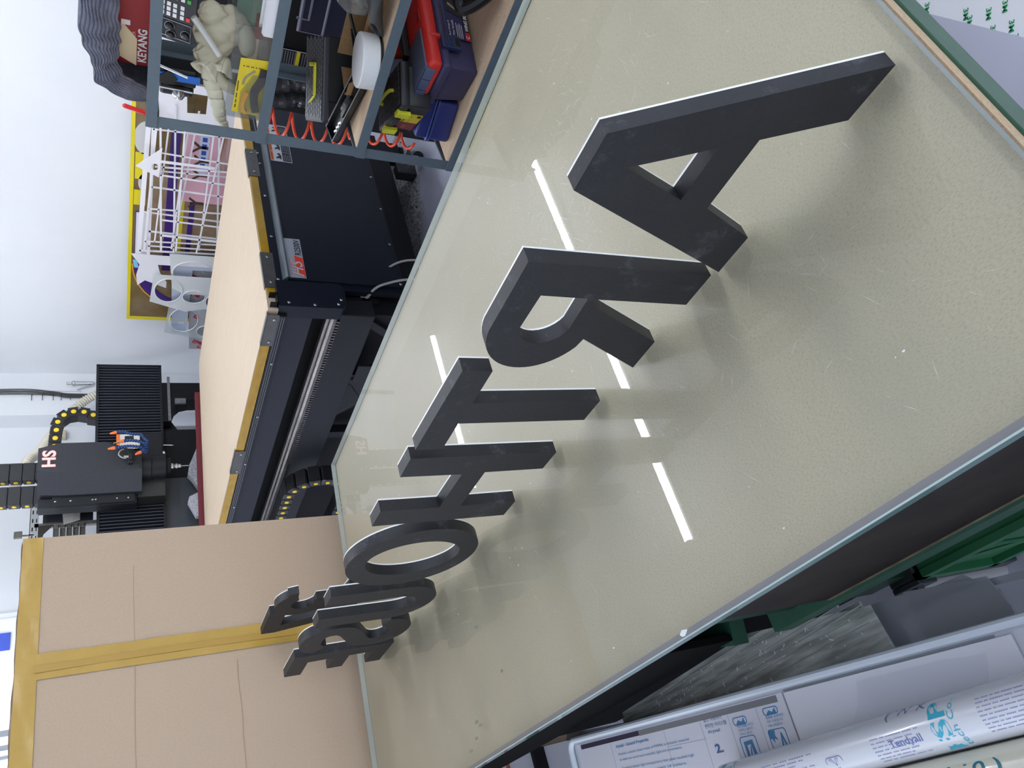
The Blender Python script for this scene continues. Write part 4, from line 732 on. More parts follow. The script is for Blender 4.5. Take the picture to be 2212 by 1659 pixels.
# yellow blister pack with a hand tool
yp = thing('blister_pack', 'yellow carded blister pack with a dark cutter inside, on the second deck', 'pack', (2.03, 1.38, t2))
cy_ = lambda y, z: V((2.018, y, z))
part('card', MB().prism([(1.292, t2 + 0.082), (1.288, t2 + 0.008), (1.475, t2 + 0.002), (1.470, t2 + 0.088)], (2.018, 0, 0), Y, Z, (0.0015, 0, 0)), mat('yellow_card', (222, 198, 42), 0.45), yp)
part('cutter_body', MB().prism(stroke([(1.315, t2 + 0.016), (1.35, t2 + 0.020), (1.39, t2 + 0.034), (1.43, t2 + 0.030), (1.455, t2 + 0.022)], 0.022), (2.006, 0, 0), Y, Z, (0.011, 0, 0)), mat('dark_cutter', (44, 40, 44), 0.4), yp)
part('yellow_grip', MB().prism(stroke([(1.395, t2 + 0.055), (1.425, t2 + 0.062), (1.45, t2 + 0.06), (1.465, t2 + 0.05)], 0.010), (2.006, 0, 0), Y, Z, (0.01, 0, 0)), mat('amber_grip', (230, 160, 30), 0.4), yp)
part('grey_sketch', MB().prism(stroke([(1.325, t2 + 0.04), (1.35, t2 + 0.062), (1.375, t2 + 0.068)], 0.007), (2.0175, 0, 0), Y, Z, (-0.0004, 0, 0)), mat('grey_sketch', (150, 146, 120), 0.5), yp)
text(yp, '- - -- -- -', (2.0175, 1.313, t2 + 0.028), (0, 0, 1), (0, 1, 0), 0.045, 0.003, inkb)
text(yp, '-- -- --- ------', (2.0175, 1.455, t2 + 0.079), (0, -1, 0), Z, 0.09, 0.003, inkb)
part('blister', MB().prism([(1.33, t2 + 0.006), (1.47, t2 + 0.003), (1.465, t2 + 0.072), (1.40, t2 + 0.072), (1.34, t2 + 0.045)], (1.999, 0, 0), Y, Z, (0.018, 0, 0)), clr, yp)
wcn = thing('plastic_channel', 'white plastic channel lying along the second deck edge', 'profile', (2.05, 1.05, t2))
part('channel', MB().prism([(0, 0), (0.05, 0), (0.05, 0.042), (0.044, 0.042), (0.044, 0.006), (0.022, 0.006), (0.022, 0.034), (0.016, 0.038), (0, 0.034)], (2.01, 0.55, t2), X, Z, (0, 0.66, 0)), white_pl, wcn)
bh = thing('ribbed_pipe', 'short black ribbed pipe behind the white channel', 'pipe', (2.12, 1.0, t2))
part('pipe', MB().tube([(2.13, 0.80 + 0.0045 * k, t2 + 0.048 + 0.0) for k in range(76)], [0.026 + 0.002 * (k % 2) for k in range(76)], 18), blackp, bh, smooth=True, angle=20)
gs = thing('printed_card', 'pale green printed card standing in the clear box', 'card', (2.2, 1.26, t2))
part('card', MB().box((2.19, 1.205, t2 + 0.004), (2.192, 1.33, t2 + 0.085)), mat('pale_green_card', (176, 214, 192), 0.6), gs)
part('red_block', MB().box((2.188, 1.25, t2 + 0.004), (2.19, 1.33, t2 + 0.03)), mat('rust_block', (176, 90, 60), 0.6), gs)
part('dark_figure', MB().prism([(1.29, t2 + 0.03), (1.33, t2 + 0.03), (1.325, t2 + 0.06), (1.30, t2 + 0.065)], (2.188, 0, 0), Y, Z, (0.001, 0, 0)), mat('slate_figure', (90, 96, 120), 0.6), gs)
# hand tools at the back of the second deck
ht = thing('clamp_tool', 'black and chrome hand tool with a blue taped bar behind the gloves', 'tool', (2.40, 1.64, 1.20))
part('tool_body', MB().box((2.36, 1.60, 1.26), (2.44, 1.66, 1.375), 0.006).box((2.36, 1.66, 1.265), (2.43, 1.70, 1.37), 0.012), blackp, ht)
part('blue_bar', MB().box((2.355, 1.612, 1.25), (2.36, 1.638, 1.40)), mat('blue_tape', (40, 120, 220), 0.4), ht)
part('black_strap', MB().obox((2.35, 1.60, 1.345), (0.004, 0, 0), (0, 0.03, -0.028), (0, 0.03, 0.035)), blackp, ht)
part('chrome_knob', MB().lathe([(0.016, 0), (0.020, 0.006), (0.020, 0.018), (0.012, 0.03)], (2.35, 1.665, 1.312), (-0.3, 0.9, 0), 16), steel, ht, smooth=True)
part('chrome_rod', MB().cyl((2.345, 1.66, 1.39), (2.345, 1.665, 1.27), 0.003, 8).cyl((2.35, 1.58, 1.39), (2.33, 1.60, 1.29), 0.004, 8), steel, ht)
part('foot', MB().box((2.38, 1.61, 1.10), (2.42, 1.65, 1.265)), blackp, ht)
# ---- third deck
bc = thing('tool_case', 'black tool case with textured lid and yellow handle on the third deck', 'tool case', (2.2, 1.42, t3))
# lid slab: leaning with its textured face towards the room
o_ = V((2.315, 1.345, t3 + 0.001)); ea = V((-0.115, 0.165, 0)); eb = V((0.085, 0.055, 0.0)); ec = V((0.0, 0.0, 0.10))
part('case_body', MB().obox(o_, ea, eb, ec, 0.006), blackp, bc)
l0 = V((2.235, 1.30, t3 + 0.106)); la = V((-0.155, 0.205, -0.014)); lb_ = V((0.11, 0.08, 0.026)); ln_ = la.cross(lb_).normalized(); ln_ = ln_ if ln_.z > 0 else -ln_
part('lid', MB().obox(l0, la, lb_, ln_ * 0.026, 0.008), mat('grey_black_lid', (58, 60, 66), 0.45), bc)
hx = MB()
for r in range(9):
    for c_ in range(14):
        u0 = (c_ + 0.5 * (r % 2) + 0.4) / 15.2; v0 = (r + 0.6) / 9.8; p = l0 + la * u0 + lb_ * v0 + ln_ * 0.026
        hx.prism([(-0.0075, -0.002), (0, -0.0055), (0.0075, -0.002), (0.0075, 0.002), (0, 0.0055), (-0.0075, 0.002)], p, la.normalized(), lb_.normalized(), ln_ * 0.0012)
part('hex_grip', hx, mat('grey_hex_pad', (104, 106, 112), 0.5), bc, kind='stuff')
hb = l0 + la * 0.3 + lb_ * 0.30 + ln_ * 0.028
part('handle', MB().obox(hb, la.normalized() * 0.10, lb_.normalized() * 0.012, ln_ * 0.008, 0.003).obox(hb, la.normalized() * 0.012, lb_.normalized() * 0.045, ln_ * 0.008, 0.003).obox(hb + la.normalized() * 0.10, (la.normalized() * 0.5 + lb_.normalized() * 0.85) * 0.045, lb_.normalized() * 0.011, ln_ * 0.008, 0.003), yellow, bc, 'bright yellow folding handle')
ct = thing('cardboard_tray', 'open brown cardboard tray of cables on the third deck', 'tray', (2.19, 1.26, t3))
ktr = mat('kraft_tray', (176, 140, 98), 0.75, noise=(90, 0.3)); y0_, y1_ = 1.02, 1.44
part('tray_front', MB().obox((2.135, y0_, t3), (0.002, 0, 0), (0.02, y1_ - y0_, 0), (0, 0, 0.042)), ktr, ct)
part('tray_back', MB().obox((2.29, y0_, t3), (0.002, 0, 0), (0.0, y1_ - y0_ - 0.03, 0), (0, 0, 0.062)), ktr, ct)
part('tray_end', MB().obox((2.155, y1_ - 0.002, t3), (0.135, -0.03, 0), (0, 0.002, 0), (0, 0, 0.045)), ktr, ct)
part('tray_floor', MB().box((2.137, y0_, t3), (2.29, y1_ - 0.035, t3 + 0.002)), ktr, ct)
text(ct, 'ITEM Name\nQUANTITY', (2.139, 1.20, t3 + 0.008), (0.03, -1, 0), Z, 0.07, 0.024, inkb)
cbl = thing('power_cable', 'coiled black power cable lying in the cardboard tray', 'cable', (2.2, 1.3, t3 + 0.003))
part('cord', MB().tube(smoothpath([(2.21, 1.10, t3 + 0.08), (2.20, 1.17, t3 + 0.085), (2.205, 1.25, t3 + 0.05), (2.20, 1.33, t3 + 0.012), (2.17, 1.37, t3 + 0.012), (2.16, 1.34, t3 + 0.014), (2.18, 1.28, t3 + 0.02), (2.23, 1.26, t3 + 0.05), (2.25, 1.31, t3 + 0.03), (2.20, 1.385, t3 + 0.012), (2.165, 1.385, t3 + 0.014), (2.175, 1.30, t3 + 0.022)], 8), 0.0052, 8), blackp, cbl, smooth=True)
pbg = thing('plastic_bag', 'crumpled clear plastic bag of parts at the right of the tray', 'bag', (2.2, 1.12, t3 + 0.003))
part('bag', blob((2.205, 1.13, t3 + 0.070), 0.055, (46, 30), 12, (0.9, 1.1, 0.95), 0.16), clear('crinkled_bag', (228, 230, 230), 0.12, body=0.22, bodycol=(206, 206, 204)), pbg, smooth=True, angle=25)
part('parcel', blob((2.215, 1.13, t3 + 0.04), 0.034, (10, 7), 5, (0.9, 1.2, 0.9), 0.2), mat('pale_parts', (168, 166, 160), 0.6), pbg)
cp = thing('white_roll', 'thick white roll lying at the front of the third deck', 'roll', (2.07, 1.25, t3))
wr = mat('white_roll_paper', (226, 228, 230), 0.75, bump=(120, 0.3))
part('roll', MB().lathe([(0.078, 0), (0.080, 0.002), (0.080, 0.050), (0.077, 0.053), (0.02, 0.053)], (2.082, 1.262, t3 + 0.004), (0.02, 0.06, 1), 40), wr, cp, smooth=True, angle=40)
part('liner', MB().lathe([(0.079, 0), (0.079, 0.004)], (2.0815, 1.26, t3), (0.02, 0.06, 1), 40), blackp, cp)
cl = thing('bit_case', 'open black plastic bit case lying at the shelf end', 'tool case', (2.13, 1.48, t3))
b0, ba, bb, bn = V((2.085, 1.352, t3 + 0.001)), V((0.07, 0.272, 0.022)), V((0.062, -0.012, 0.014)), None; bn = ba.cross(bb).normalized(); bn = bn if bn.z > 0 else -bn
part('shell', MB().obox(b0, ba, bb, bn * 0.006).obox(b0, ba, bb * 0.05, bn * 0.026).obox(b0 + bb * 0.95, ba, bb * 0.05, bn * 0.026).obox(b0, ba * 0.015, bb, bn * 0.026).obox(b0 + ba * 0.985, ba * 0.015, bb, bn * 0.026), blackp, cl)
part('rim', MB().tube([b0 + bn * 0.0265, b0 + ba + bn * 0.0265, b0 + ba + bb + bn * 0.0265, b0 + bb + bn * 0.0265], 0.0016, 6, closed=True), mat('pale_grey_rim', (150, 152, 156), 0.4), cl)
part('bit_holder', MB().obox(b0 + ba * 0.35 + bb * 0.35 + bn * 0.006, ba * 0.3, bb * 0.25, bn * 0.012, 0.002), mat('dark_grey_holder', (52, 54, 58), 0.4), cl)
for k in range(12):
    part('driver_bit', MB().cyl(b0 + ba * (0.36 + 0.022 * k) + bb * 0.62 + bn * 0.012, b0 + ba * (0.36 + 0.022 * k) + bb * 0.85 + bn * 0.013, 0.0028, 6), steelg, cl)
for k in range(9): part('socket', MB().cyl(b0 + ba * (0.72 + 0.025 * k) + bb * (0.3 + 0.05 * (k % 3)) + bn * 0.007, b0 + ba * (0.72 + 0.025 * k) + bb * (0.3 + 0.05 * (k % 3)) + bn * 0.016, 0.0045, 8), steel, cl)
nz = thing('vacuum_nozzle', 'flat dark grey vacuum nozzle at the right of the third deck', 'nozzle', (2.08, 1.05, t3))
nzm = mat('dusty_grey_nozzle', (84, 86, 88), 0.6, noise=(12, 0.4))
def ringp(c, a, b, ra, rb, n=20): return [V(c) + V(a) * ra * math.copysign(abs(math.cos(t)) ** .5, math.cos(t)) + V(b) * rb * math.copysign(abs(math.sin(t)) ** .5, math.sin(t)) for t in [2 * math.pi * k / n for k in range(n)]]
RG = [ringp((2.13, 0.86, t3 + 0.075), (1, 0, 0), (0, 0, 1), 0.026, 0.026), ringp((2.115, 0.96, t3 + 0.066), (1, 0, 0), (0, 0, 1), 0.028, 0.026), ringp((2.09, 1.03, t3 + 0.055), (1, 0.2, 0), (0, 0.1, 1), 0.040, 0.022), ringp((2.06, 1.115, t3 + 0.036), (0.6, 0.5, -0.4), (0.3, 0.1, 0.8), 0.052, 0.014), ringp((2.045, 1.15, t3 + 0.030), (0.45, 0.55, -0.45), (0.3, 0.1, 0.8), 0.054, 0.013)]
nv = MB(); vv = [p for r in RG for p in r]; nv.add(vv, [[i * 20 + k, i * 20 + (k + 1) % 20, (i + 1) * 20 + (k + 1) % 20, (i + 1) * 20 + k] for i in range(4) for k in range(20)])
lift = min(p.z for p in nv.v) - t3 - 0.0005; nv.v = [p - V((-0.02, 0, lift - 0.002)) for p in nv.v]
part('nozzle', nv, nzm, nz, smooth=True, thick=0.004)
md = thing('mesh_cup', 'black perforated cup standing upright at the far right of the third deck', 'cup', (2.05, 0.98, t3))
part('cup', MB().lathe([(0.028, 0), (0.034, 0.075), (0.036, 0.08)], (2.05, 0.99, t3), Z, 20), blackp, md, smooth=True)
# ---- bottom deck: wing box, black toolbox on blue case, orange dustpan
def local(o, a, b): 
    a = V(a).normalized(); b = V(b).normalized(); o = V(o); return lambda p, q, r: o + a * p + b * q + Z * r
wb = thing('tool_box', 'large navy toolbox with red lid and hinged wing compartments', 'tool box', (2.2, 1.2, t4))
W_ = local((2.050, 1.206, t4), (0.97, -0.235, 0), (0.235, 0.97, 0)); ax, bxv = V((0.97, -0.235, 0)).normalized(), V((0.235, 0.97, 0)).normalized()
nvm = mat('navy_toolbox_plastic', (58, 56, 92), 0.5, bump=(200, 0.1)); rdm = mat('red_lid_plastic', (214, 46, 40), 0.42); gyl = mat('grey_blue_lid', (88, 94, 118), 0.5)
LN, WD = 0.40, 0.155
def taper(p0, p1, r0, r1, q0, q1, mg):   # body that widens upwards
    a = [W_(p0 + mg, q0 + mg, r0), W_(p1 - mg, q0 + mg, r0), W_(p1 - mg, q1 - mg, r0), W_(p0 + mg, q1 - mg, r0), W_(p0, q0, r1), W_(p1, q0, r1), W_(p1, q1, r1), W_(p0, q1, r1)]
    bm = bmesh.new(); vs = [bm.verts.new(p) for p in a]
    for f in ([3, 2, 1, 0], [4, 5, 6, 7], [0, 1, 5, 4], [1, 2, 6, 5], [2, 3, 7, 6], [3, 0, 4, 7]): bm.faces.new([vs[i] for i in f])
    bmesh.ops.bevel(bm, geom=list(bm.edges), offset=0.010, segments=3, profile=0.5, affect='EDGES'); return MB().addbm(bm)
part('body', taper(0, LN, 0, 0.106, 0, WD, 0.010), nvm, wb, smooth=True)
part('rim_band', MB().obox(W_(-0.012, -0.012, 0.098), ax * (LN + 0.024), bxv * (WD + 0.024), Z * 0.032, 0.012, 3), nvm, wb, smooth=True)
part('lid', MB().obox(W_(-0.013, -0.013, 0.128), ax * (LN + 0.026), bxv * (WD + 0.026), Z * 0.050, 0.018, 3).obox(W_(0.10, -0.016, 0.10), ax * 0.014, bxv * 0.02, Z * 0.06, 0.003), rdm, wb, smooth=True)
for q in (0.006,): 
    wg = part('wing_lid', MB().obox(W_(-0.006, q, 0.170), ax * 0.15, bxv * (WD - 0.012), Z * 0.014, 0.006, 2), gyl, wb, smooth=True)
    for k in range(12): part('rib', MB().obox(W_(0.055 + 0.007 * k, q + 0.02, 0.1815), ax * 0.0025, bxv * 0.10, Z * 0.0015), mat('grey_rib', (72, 76, 92), 0.5), wg)
    for k in range(3): part('wing_latch', MB().obox(W_(-0.018, q + 0.004 + 0.047 * k, 0.150), ax * 0.035, bxv * 0.044, Z * 0.030, 0.003), mat('slate_latch', (84, 96, 128), 0.45), wg)
part('top_handle', MB().obox(W_(0.12, 0.105, 0.176), ax * 0.26, bxv * 0.030, Z * 0.026, 0.006), blackp, wb)
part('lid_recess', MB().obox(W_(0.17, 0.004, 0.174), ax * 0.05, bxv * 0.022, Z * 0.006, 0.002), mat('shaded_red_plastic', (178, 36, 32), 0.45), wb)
lt = part('front_latch', MB().obox(W_(0.058, -0.024, 0.062), ax * 0.052, bxv * 0.016, Z * 0.065, 0.003), mat('navy_latch', (44, 54, 92), 0.45), wb)
for k in range(4): part('latch_rib', MB().obox(W_(0.062, -0.026, 0.088 + 0.008 * k), ax * 0.044, bxv * 0.003, Z * 0.004), MATS['navy_latch'], lt)
part('latch_hole', MB().obox(W_(0.068, -0.0248, 0.066), ax * 0.032, bxv * 0.001, Z * 0.016), blackp, lt)
wl2 = part('front_label', MB().obox(W_(0.125, 0.001, 0.010), ax * 0.17, bxv * 0.0012, Z * 0.078), mat('navy_label', (34, 38, 90), 0.4), wb)
F_ = lambda p, r: W_(p, 0.0004, r)
part('black_photo', MB().prism([(0, 0), (0.08, 0), (0.08, 0.06), (0.03, 0.06)], F_(0.21, 0.024), ax, Z, -bxv * 0.0004), inkb, wl2)
part('photo_tool', MB().prism([(0.24, 0.03), (0.25, 0.03), (0.275, 0.06), (0.265, 0.062)], F_(0, 0.012), ax, Z, -bxv * 0.0008), mat('photo_grey', (150, 140, 130), 0.5), wl2)
text(wl2, 'Best Design &', F_(0.135, 0.077), ax, Z, 0.06, 0.008, inkw); text(wl2, 'Most Versatile', F_(0.138, 0.064), ax, Z, 0.062, 0.008, inkw)
for k in range(4): part('text_line', MB().obox(F_(0.13, 0.054 - 0.006 * k), ax * (0.062 - 0.006 * (k % 2)), -bxv * 0.0005, Z * 0.0018), inkw, wl2)
part('black_band', MB().obox(F_(0.125, 0.011), ax * 0.17, -bxv * 0.0004, Z * 0.017), inkb, wl2)
part('red_tag', MB().obox(F_(0.125, 0.011), ax * 0.034, -bxv * 0.0007, Z * 0.017), mat('red_tag', (200, 36, 44), 0.4), wl2)
text(wl2, 'C', F_(0.133, 0.0135), ax, Z, 0.012, 0.012, inkw, bold=0.02, off=0.0012); text(wl2, 'WING BOX', F_(0.165, 0.0135), ax, Z, 0.085, 0.012, inkw, bold=0.03, shear=0.25, off=0.0009)
bl = thing('tool_box', 'plain blue plastic case with ridged rim under the black toolbox', 'tool box', (2.18, 1.43, t4))
blm = mat('royal_blue_plastic', (44, 56, 124), 0.42)
e1, e2 = V((-0.15, 1, 0)).normalized(), V((1, 0.15, 0)).normalized(); bo = V((2.098, 1.362, t4)); B_ = lambda p, q, r: bo + e1 * p + e2 * q + Z * r
part('case_body', MB().obox(B_(0, 0, 0), e1 * 0.143, e2 * 0.22, Z * 0.075, 0.012, 3), blm, bl, smooth=True)
part('case_lid', MB().obox(B_(0.002, 0.002, 0.078), e1 * 0.139, e2 * 0.216, Z * 0.045, 0.010, 3), blm, bl, smooth=True)
part('rim', MB().obox(B_(-0.004, -0.004, 0.070), e1 * 0.151, e2 * 0.228, Z * 0.005, 0.002).obox(B_(-0.004, -0.004, 0.080), e1 * 0.151, e2 * 0.228, Z * 0.005, 0.002), mat('lighter_blue_rim', (66, 82, 150), 0.4), bl)
bt = thing('tool_box', 'black toolbox with yellow latches and yellow label on the blue case', 'tool box', (2.1, 1.45, t4 + 0.124))
f1, f2 = V((0.50, 0.865, 0)).normalized(), V((0.865, -0.50, 0)).normalized(); ko = V((2.012, 1.345, t4 + 0.124)); K_ = lambda p, q, r: ko + f1 * p + f2 * q + Z * r
part('body', MB().obox(K_(0.008, 0.008, 0), f1 * 0.212, f2 * 0.135, Z * 0.075, 0.010, 2), blackp, bt, smooth=True)
part('lid', MB().obox(K_(0, 0, 0.072), f1 * 0.228, f2 * 0.15, Z * 0.034, 0.010, 2), mat('black_lid', (30, 31, 34), 0.4), bt, smooth=True)
gr = MB()
for r in range(6):
    for c_ in range(10): gr.obox(K_(0.012 + 0.0207 * c_, 0.012 + 0.0215 * r + 0.004 * (c_ % 2), 0.106), f1 * 0.017, f2 * 0.017, Z * 0.002)
part('grid_tread', gr, mat('black_tread', (44, 45, 48), 0.5), bt, kind='stuff')
part('handle', MB().tube(smoothpath([K_(0.06, 0.075, 0.106), K_(0.07, 0.075, 0.120), K_(0.115, 0.075, 0.124), K_(0.16, 0.075, 0.120), K_(0.17, 0.075, 0.106)]), 0.006, 8), mat('olive_yellow_handle', (190, 186, 40), 0.4), bt, smooth=True)
for p in (0.035, 0.165):
    l_ = part('latch', MB().obox(K_(p, -0.010, 0.060), f1 * 0.036, f2 * 0.012, Z * 0.038, 0.002).obox(K_(p, -0.010, 0.094), f1 * 0.036, f2 * 0.022, Z * 0.010, 0.002), yellow, bt, 'bright yellow latch')
part('bracket', MB().obox(K_(0.085, -0.006, 0.075), f1 * 0.05, f2 * 0.012, Z * 0.022, 0.003), blackp, bt)
lb2 = part('label', MB().obox(K_(0.062, 0.0065, 0.008), f1 * 0.115, f2 * 0.0015, Z * 0.06), mat('yellow_label', (228, 206, 40), 0.45), bt)
part('maroon_block', MB().obox(K_(0.125, 0.0055, 0.008), f1 * 0.052, f2 * 0.001, Z * 0.06), mat('maroon_block', (120, 28, 36), 0.45), lb2)
part('barcode', MB().obox(K_(0.066, 0.0055, 0.012), f1 * 0.014, f2 * 0.001, Z * 0.012), inkb, lb2)
q0 = lambda p, r: K_(p, 0.006, r)
text(lb2, 'TOOL BOX', q0(0.122, 0.055), -f1, Z, 0.05, 0.009, inkb, bold=0.02, off=0.001); text(lb2, '5.5in   19"', q0(0.12, 0.040), -f1, Z, 0.05, 0.005, inkb, off=0.001)
text(lb2, 'CJ', q0(0.165, 0.04), -f1, Z, 0.02, 0.010, mat('yellow_print', (230, 200, 60), 0.5), off=0.0016)
od = thing('dustpan', 'orange dustpan behind the black toolbox on the bottom deck', 'dustpan', (2.33, 1.38, t4))
part('pan', MB().obox((2.355, 1.36, t4), (0.07, 0, 0), (0.015, 0.165, 0), (-0.02, 0, 0.20), 0.006), mat('orange_red_plastic', (226, 74, 40), 0.45), od)
part('blade', MB().prism([(0, 0), (0.09, -0.01), (0.10, 0.05), (0.02, 0.055)], (2.325, 1.37, t4 + 0.135), (0.1, 1, 0), (0.1, 0, 1), (0.004, 0, 0)).box((2.33, 1.40, t4), (2.334, 1.42, t4 + 0.14)), mat('slate_blade', (92, 96, 116), 0.5), od)
bk = thing('belt_coil', 'black rubbery coil lying on the front of the wing toolbox', 'belt', (2.09, 1.0, t4))
part('coil', MB().tube(smoothpath([(2.13, 0.90, t4 + 0.02), (2.09, 0.97, t4 + 0.05), (2.10, 1.04, t4 + 0.10), (2.12, 1.03, t4 + 0.12), (2.14, 0.97, t4 + 0.12), (2.13, 0.9, t4 + 0.10)]), 0.02, 10), blackp, bk, smooth=True)
crm = mat('wood_crumb', (214, 200, 184), 0.8); cr = MB(); rs = random.Random(5)
for _ in range(90):
    x, y = rs.uniform(2.01, 2.08), rs.uniform(0.9, 1.22); r = rs.uniform(0.0008, 0.0024); cr.box((x, y, t4), (x + r, y + r * rs.uniform(1, 3), t4 + r))
for _ in range(60):
    x, y = rs.uniform(2.005, 2.03), rs.uniform(1.15, 1.30); r = rs.uniform(0.0008, 0.0022); cr.box((x, y, t4), (x + r, y + r * rs.uniform(1, 3), t4 + r))
solo('shavings', cr, crm, 'pale shavings scattered on the bottom deck before the wing toolbox', 'shavings', (2.04, 1.1, t4), kind='stuff')
# low things under the shelf
lo = thing('cardboard_box', 'brown cardboard carton on the floor under the shelf', 'carton', (2.2, 1.1, 0))
part('carton_body', MB().box((2.03, 1.00, 0), (2.40, 1.285, 0.447), 0.003), mat('kraft_carton', (166, 130, 84), 0.7, noise=(60, 0.3)), lo)
st_ = thing('black_case', 'stack of black ribbed cases beside the carton under the shelf', 'case', (2.2, 0.8, 0))
for k in range(3): part('case', MB().box((2.03 + 0.02 * k, 0.55, 0.142 * k), (2.40, 0.985, 0.142 * k + 0.138), 0.01), blackp, st_)
fo = thing('steel_tube', 'short black square tube on the floor under the shelf end', 'tube', (2.2, 1.36, 0))
part('tube', MB().box((2.03, 1.335, 0.0), (2.08, 1.375, 0.42), 0.003), deep, fo)
# ---- control cabinet behind the shelf
cc = thing('control_cabinet', 'tall black control cabinet with keypad and dials behind the shelf', 'cabinet', (3.0, 1.3, 0))
part('cabinet_body', MB().box((2.75, 0.4, 0.06), (3.3, 1.965, 1.02), 0.004), deep, cc)
part('lower_step', MB().box((2.70, 1.70, 0.03), (2.75, 1.96, 0.80), 0.003), black, cc)
part('console', MB().prism([(2.72, 1.02), (3.15, 1.02), (3.15, 1.46), (2.80, 1.46), (2.72, 1.19)], (0, 0.5, 0), X, Z, (0, 1.25, 0)), black, cc)
part('edge_trim', MB().box((2.745, 0.4, 1.00), (2.7485, 1.66, 1.008)), mat('pale_trim', (170, 170, 176), 0.4), cc)
sl = V((0.08, 0, 0.27)).normalized(); K2 = lambda y, t_: V((2.72, y, 1.19)) + sl * t_; nrm = V((-sl.z, 0, sl.x))
kp = part('key_panel', MB().obox(K2(1.49, 0.055) + nrm * 0.001, (0, 0.175, 0), sl * 0.125, nrm * 0.002), blackp, cc)
key = mat('white_key', (228, 228, 232), 0.4); kcol = {'r': mat('red_key', (226, 60, 60), 0.4), 'g': mat('green_key', (40, 160, 60), 0.4), 'b': mat('blue_key', (50, 100, 220), 0.4), 'w': key}
keys = ['wwwr', 'wwwg', 'wwwb', 'wwwr', 'rwwb']
for r in range(7):
    row = ['wwwwr', 'wwwww', 'wwwww', 'wwwwg', 'wwwwr', 'rwwwb', 'wwwwr'][r]
    for c_, ch_ in enumerate(row):
        if r in (1, 2) and c_ == 4: continue
        k_ = part('key', MB().obox(K2(1.655 - 0.0185 * r - (0.012 if r > 2 else 0), 0.160 - 0.0205 * c_ - (0.004 if c_ > 2 else 0)) + nrm * 0.003, (0, -0.0135, 0), sl * 0.0125, nrm * 0.003), kcol[ch_], kp)
fr2 = part('dial_frame', MB().tube([K2(1.672, 0.068) + nrm * 0.003, K2(1.735, 0.068) + nrm * 0.003, K2(1.735, 0.165) + nrm * 0.003, K2(1.672, 0.165) + nrm * 0.003], 0.0012, 5, closed=True), mat('pale_line', (170, 172, 180), 0.5), cc)
for y, t_ in ((1.695, 0.14), (1.712, 0.085), (1.728, 0.135)):
    dd = part('dial', MB().lathe([(0.012, 0), (0.011, 0.010), (0.004, 0.012)], K2(y, t_) + nrm * 0.002, nrm, 14), blackp, fr2)
    part('dial_mark', MB().tube([K2(y, t_) + nrm * 0.003 + (Y * math.cos(a) + sl * math.sin(a)) * 0.017 for a in [0.5 + 0.35 * i for i in range(13)]], 0.0008, 4), MATS['pale_line'], fr2)
wd_ = part('window_frame', MB().tube([(2.747, 0.6, 0.905), (2.747, 1.600, 0.890), (2.747, 1.600, 0.70), (2.747, 0.6, 0.70)], 0.008, 6, closed=True).tube([(2.746, 0.6, 0.80), (2.746, 1.598, 0.80)], 0.006, 6).tube([(2.746, 1.55, 0.905), (2.746, 1.55, 0.86), (2.746, 1.4, 0.86)], 0.006, 6), mat('lilac_frame_line', (112, 112, 132), 0.4), cc)
part('window_pane', MB().box((2.744, 0.6, 0.70), (2.7475, 1.60, 0.89)), mat('dark_blue_pane', (38, 42, 62), 0.2), wd_)
ns = part('notice_label', MB().box((2.744, 1.685, 0.80), (2.7475, 1.795, 0.965)), inkb, cc)
for z in (0.945, 0.865): part('yellow_band', MB().box((2.7425, 1.686, z), (2.744, 1.794, z + 0.014)), mat('yellow_band', (226, 206, 40), 0.5), ns)
for k in range(14):
    if k != 8: part('text_line', MB().box((2.743, 1.69, 0.938 - 0.0095 * k), (2.744, 1.785 - 0.02 * ((k * 7) % 3), 0.941 - 0.0095 * k)), mat('grey_text', (120, 122, 130), 0.5), ns)
part('notice_border', MB().tube([(2.7435, 1.684, 0.80), (2.7435, 1.684, 0.966), (2.7435, 1.796, 0.966)], 0.0018, 4), MATS['pale_line'], ns)
for y in (1.76, 1.835):
    o = part('bagged_tube', MB().tube(smoothpath([(2.66, y, 1.06), (2.64, y + 0.01, 0.95), (2.66, y, 0.86), (2.65, y + 0.02, 0.77)], 8), [0.026 + 0.004 * math.sin(k * 1.9) for k in range(25)], 12), clear('bag_wrap', (150, 152, 156), 0.1, body=0.30, bodycol=(110, 112, 118)), cc, 'crinkled clear plastic wrapping', smooth=True, angle=25)
pc = thing('control_pedestal', 'black plate pedestal left of the control cabinet behind the hose', 'pedestal', (2.85, 2.1, 0))
part('plate', MB().prism([(1.975, 0), (2.03, 0), (2.03, 0.80), (2.0, 0.815), (2.0, 0.835), (2.035, 0.86), (2.035, 1.02), (1.975, 1.02)], (2.86, 0, 0), Y, Z, (0.05, 0, 0)), black, pc)
for y, z in ((2.015, 0.95), (2.015, 0.88), (1.99, 0.75)): inst('bolt', B_mX, pc, (2.86, y, z))
part('white_card', MB().prism([(1.98, 0.70), (2.028, 0.70), (2.028, 0.79), (1.99, 0.80)], (2.855, 0, 0), Y, Z, (0.004, 0, 0)), white_pl, pc)
part('red_tab', MB().box((2.853, 1.98, 0.80), (2.86, 2.0, 0.825)), redb, pc)
